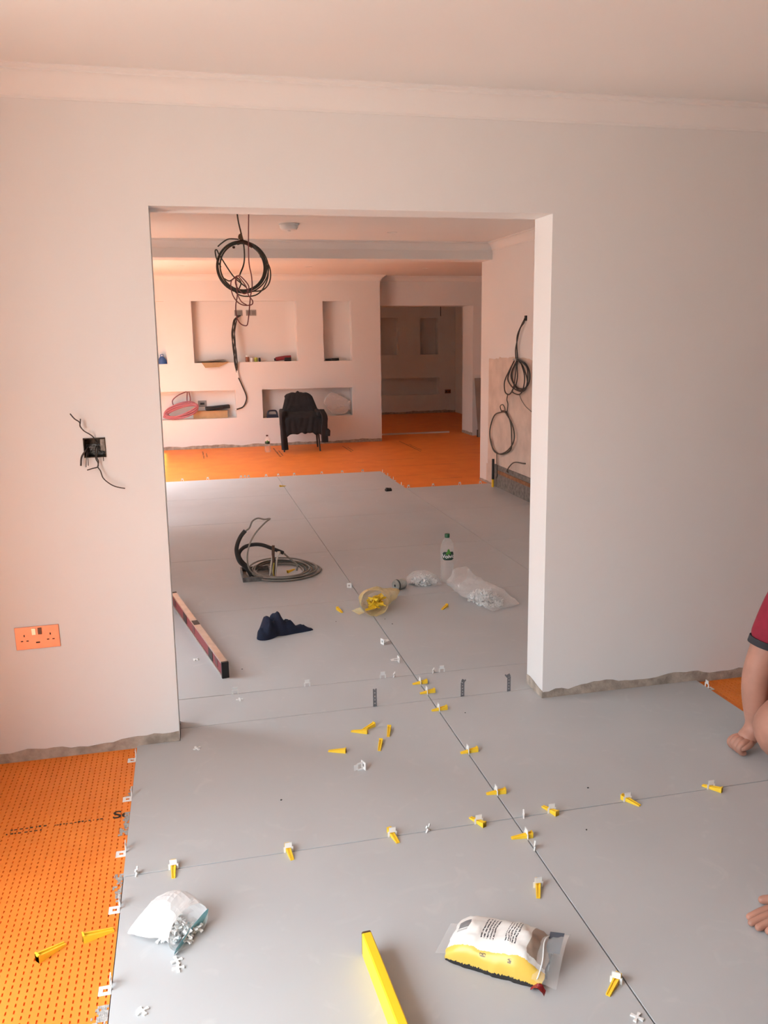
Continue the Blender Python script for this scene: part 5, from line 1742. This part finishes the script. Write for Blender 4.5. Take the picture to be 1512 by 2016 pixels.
# right fist: curled fingers
for k, (dy, s) in enumerate(((-0.030, 1.0), (-0.010, 1.05), (0.010, 1.0), (0.029, 0.88))):
    chains.append([(1.005, 0.200 + dy * 0.8, 0.052, 0.012), (0.968, 0.200 + dy, 0.054 * s, 0.0115), (0.952, 0.200 + dy, 0.032, 0.0105), (0.964, 0.200 + dy, 0.0125, 0.0095), (0.986, 0.200 + dy, 0.0125, 0.0085)])
chains.append([(1.015, 0.178, 0.052, 0.015), (0.990, 0.163, 0.046, 0.0125), (0.970, 0.162, 0.038, 0.011), (0.953, 0.168, 0.032, 0.009)])
# left hand: flat, fingers spread towards the left of the picture
for (dy, L_, sp) in ((0.026, 0.074, 0.03), (0.009, 0.084, 0.0), (-0.009, 0.078, -0.02), (-0.026, 0.062, -0.05)):
    b0 = (0.520, -0.642 + dy, 0.022)
    f1 = (0.490, -0.644 + dy * 1.08, 0.026)
    chains.append([(0.550, -0.636 + dy * 0.7, 0.024, 0.013), (*f1, 0.0115), (f1[0] - L_ * 0.45, f1[1] + L_ * 0.45 * sp, 0.0215, 0.0100),
                   (f1[0] - L_ * 0.78, f1[1] + L_ * 0.78 * sp, 0.0130, 0.0090), (f1[0] - L_, f1[1] + L_ * sp, 0.0100, 0.0080)])
chains.append([(0.565, -0.612, 0.024, 0.015), (0.540, -0.584, 0.021, 0.0130), (0.512, -0.567, 0.015, 0.0110), (0.490, -0.560, 0.012, 0.0090)])
chains.append([(0.560, -0.636, 0.024, (0.016, 0.034)), (0.525, -0.640, 0.022, (0.013, 0.034)), (0.500, -0.642, 0.022, (0.011, 0.030))])
person = skinned('person', chains, SKIN)
tag(person, 'kneeling person in a red polo shirt leaning on both hands at the right edge', 'person')


def grow(p, d):
    return (p[0], p[1], p[2], p[3] + d)


slv = (1.056, 0.2015, 0.416, 0.058)
slv2 = (0.995, -0.350, 0.455, 0.062)
shirt = skinned('polo_shirt', [[(1.53, -0.10, 0.46, 0.135), (1.45, -0.09, 0.555, 0.145), (1.34, -0.06, 0.62, 0.150), (1.25, -0.04, 0.655, 0.150), (1.17, -0.04, 0.690, 0.125), (1.115, -0.045, 0.735, 0.070)],
                               [(1.24, 0.03, 0.65, 0.110), (1.185, 0.125, 0.680, 0.092), (1.140, 0.175, 0.630, 0.076), (1.095, 0.188, 0.530, 0.066), (1.068, 0.198, 0.455, 0.059), slv],
                               [(1.22, -0.12, 0.65, 0.110), (1.150, -0.190, 0.640, 0.090), (1.085, -0.250, 0.580, 0.076), (1.030, -0.315, 0.505, 0.066), slv2]], REDC, person)
MB().tube([(1.0605, 0.2000, 0.436), (1.0545, 0.2018, 0.412)], 0.0632, 24, smooth=0).build('sleeve_band', DGREY, person, smooth=True)
shorts = skinned('shorts', [[(1.47, -0.04, 0.515, 0.120), (1.50, -0.01, 0.430, 0.135), (1.40, 0.035, 0.365, 0.128), (1.31, 0.050, 0.305, 0.122)],
                            [(1.49, -0.15, 0.515, 0.120), (1.52, -0.19, 0.430, 0.135), (1.43, -0.255, 0.355, 0.128), (1.36, -0.285, 0.300, 0.120)]], DGREY, person)
hair = skinned('hair', [[(1.115, -0.066, 0.880, 0.070), (1.105, -0.066, 0.950, 0.082), (1.085, -0.066, 1.000, 0.060)]], mat('dark_hair', (0.02, 0.014, 0.010), 0.7), person)
for s, a in ((rft, 0.0), (lft, 0.0)):
    skinned('shoe', [[(s[0] - 0.10, s[1], 0.055, 0.046), (s[0], s[1], 0.046, 0.044), (s[0] + 0.07, s[1], 0.040, 0.036)]], BLK, person)
# face: turned down towards the floor on the left
fc = [(1.0, -0.06, 0.86)]
mb = MB()
mb.tube([(0.990, -0.062, 0.885), (0.972, -0.062, 0.862), (0.982, -0.062, 0.850)], (0.010, 0.014), 8).build('nose', SKIN, person, smooth=True)
for sy in (-0.034, 0.030):
    MB().lathe([(0.0, -0.010), (0.010, -0.004), (0.010, 0.004), (0.0, 0.010)], 10, Matrix.Translation((0.996, -0.063 + sy, 0.905))).build('eye', mat('eye_dark', (0.05, 0.04, 0.04), 0.3), person, smooth=True)
MB().tube([(0.992, -0.085, 0.828), (0.985, -0.062, 0.826), (0.992, -0.040, 0.828)], 0.006, 8).build('mouth', mat('lip', (0.35, 0.13, 0.11), 0.5), person, smooth=True)
for sy in (-0.092, 0.088):
    MB().lathe([(0.0, -0.030), (0.012, -0.018), (0.014, 0.008), (0.0, 0.028)], 10, Matrix.Translation((1.085, -0.064 + sy, 0.895))).build('ear', SKIN, person, smooth=True)
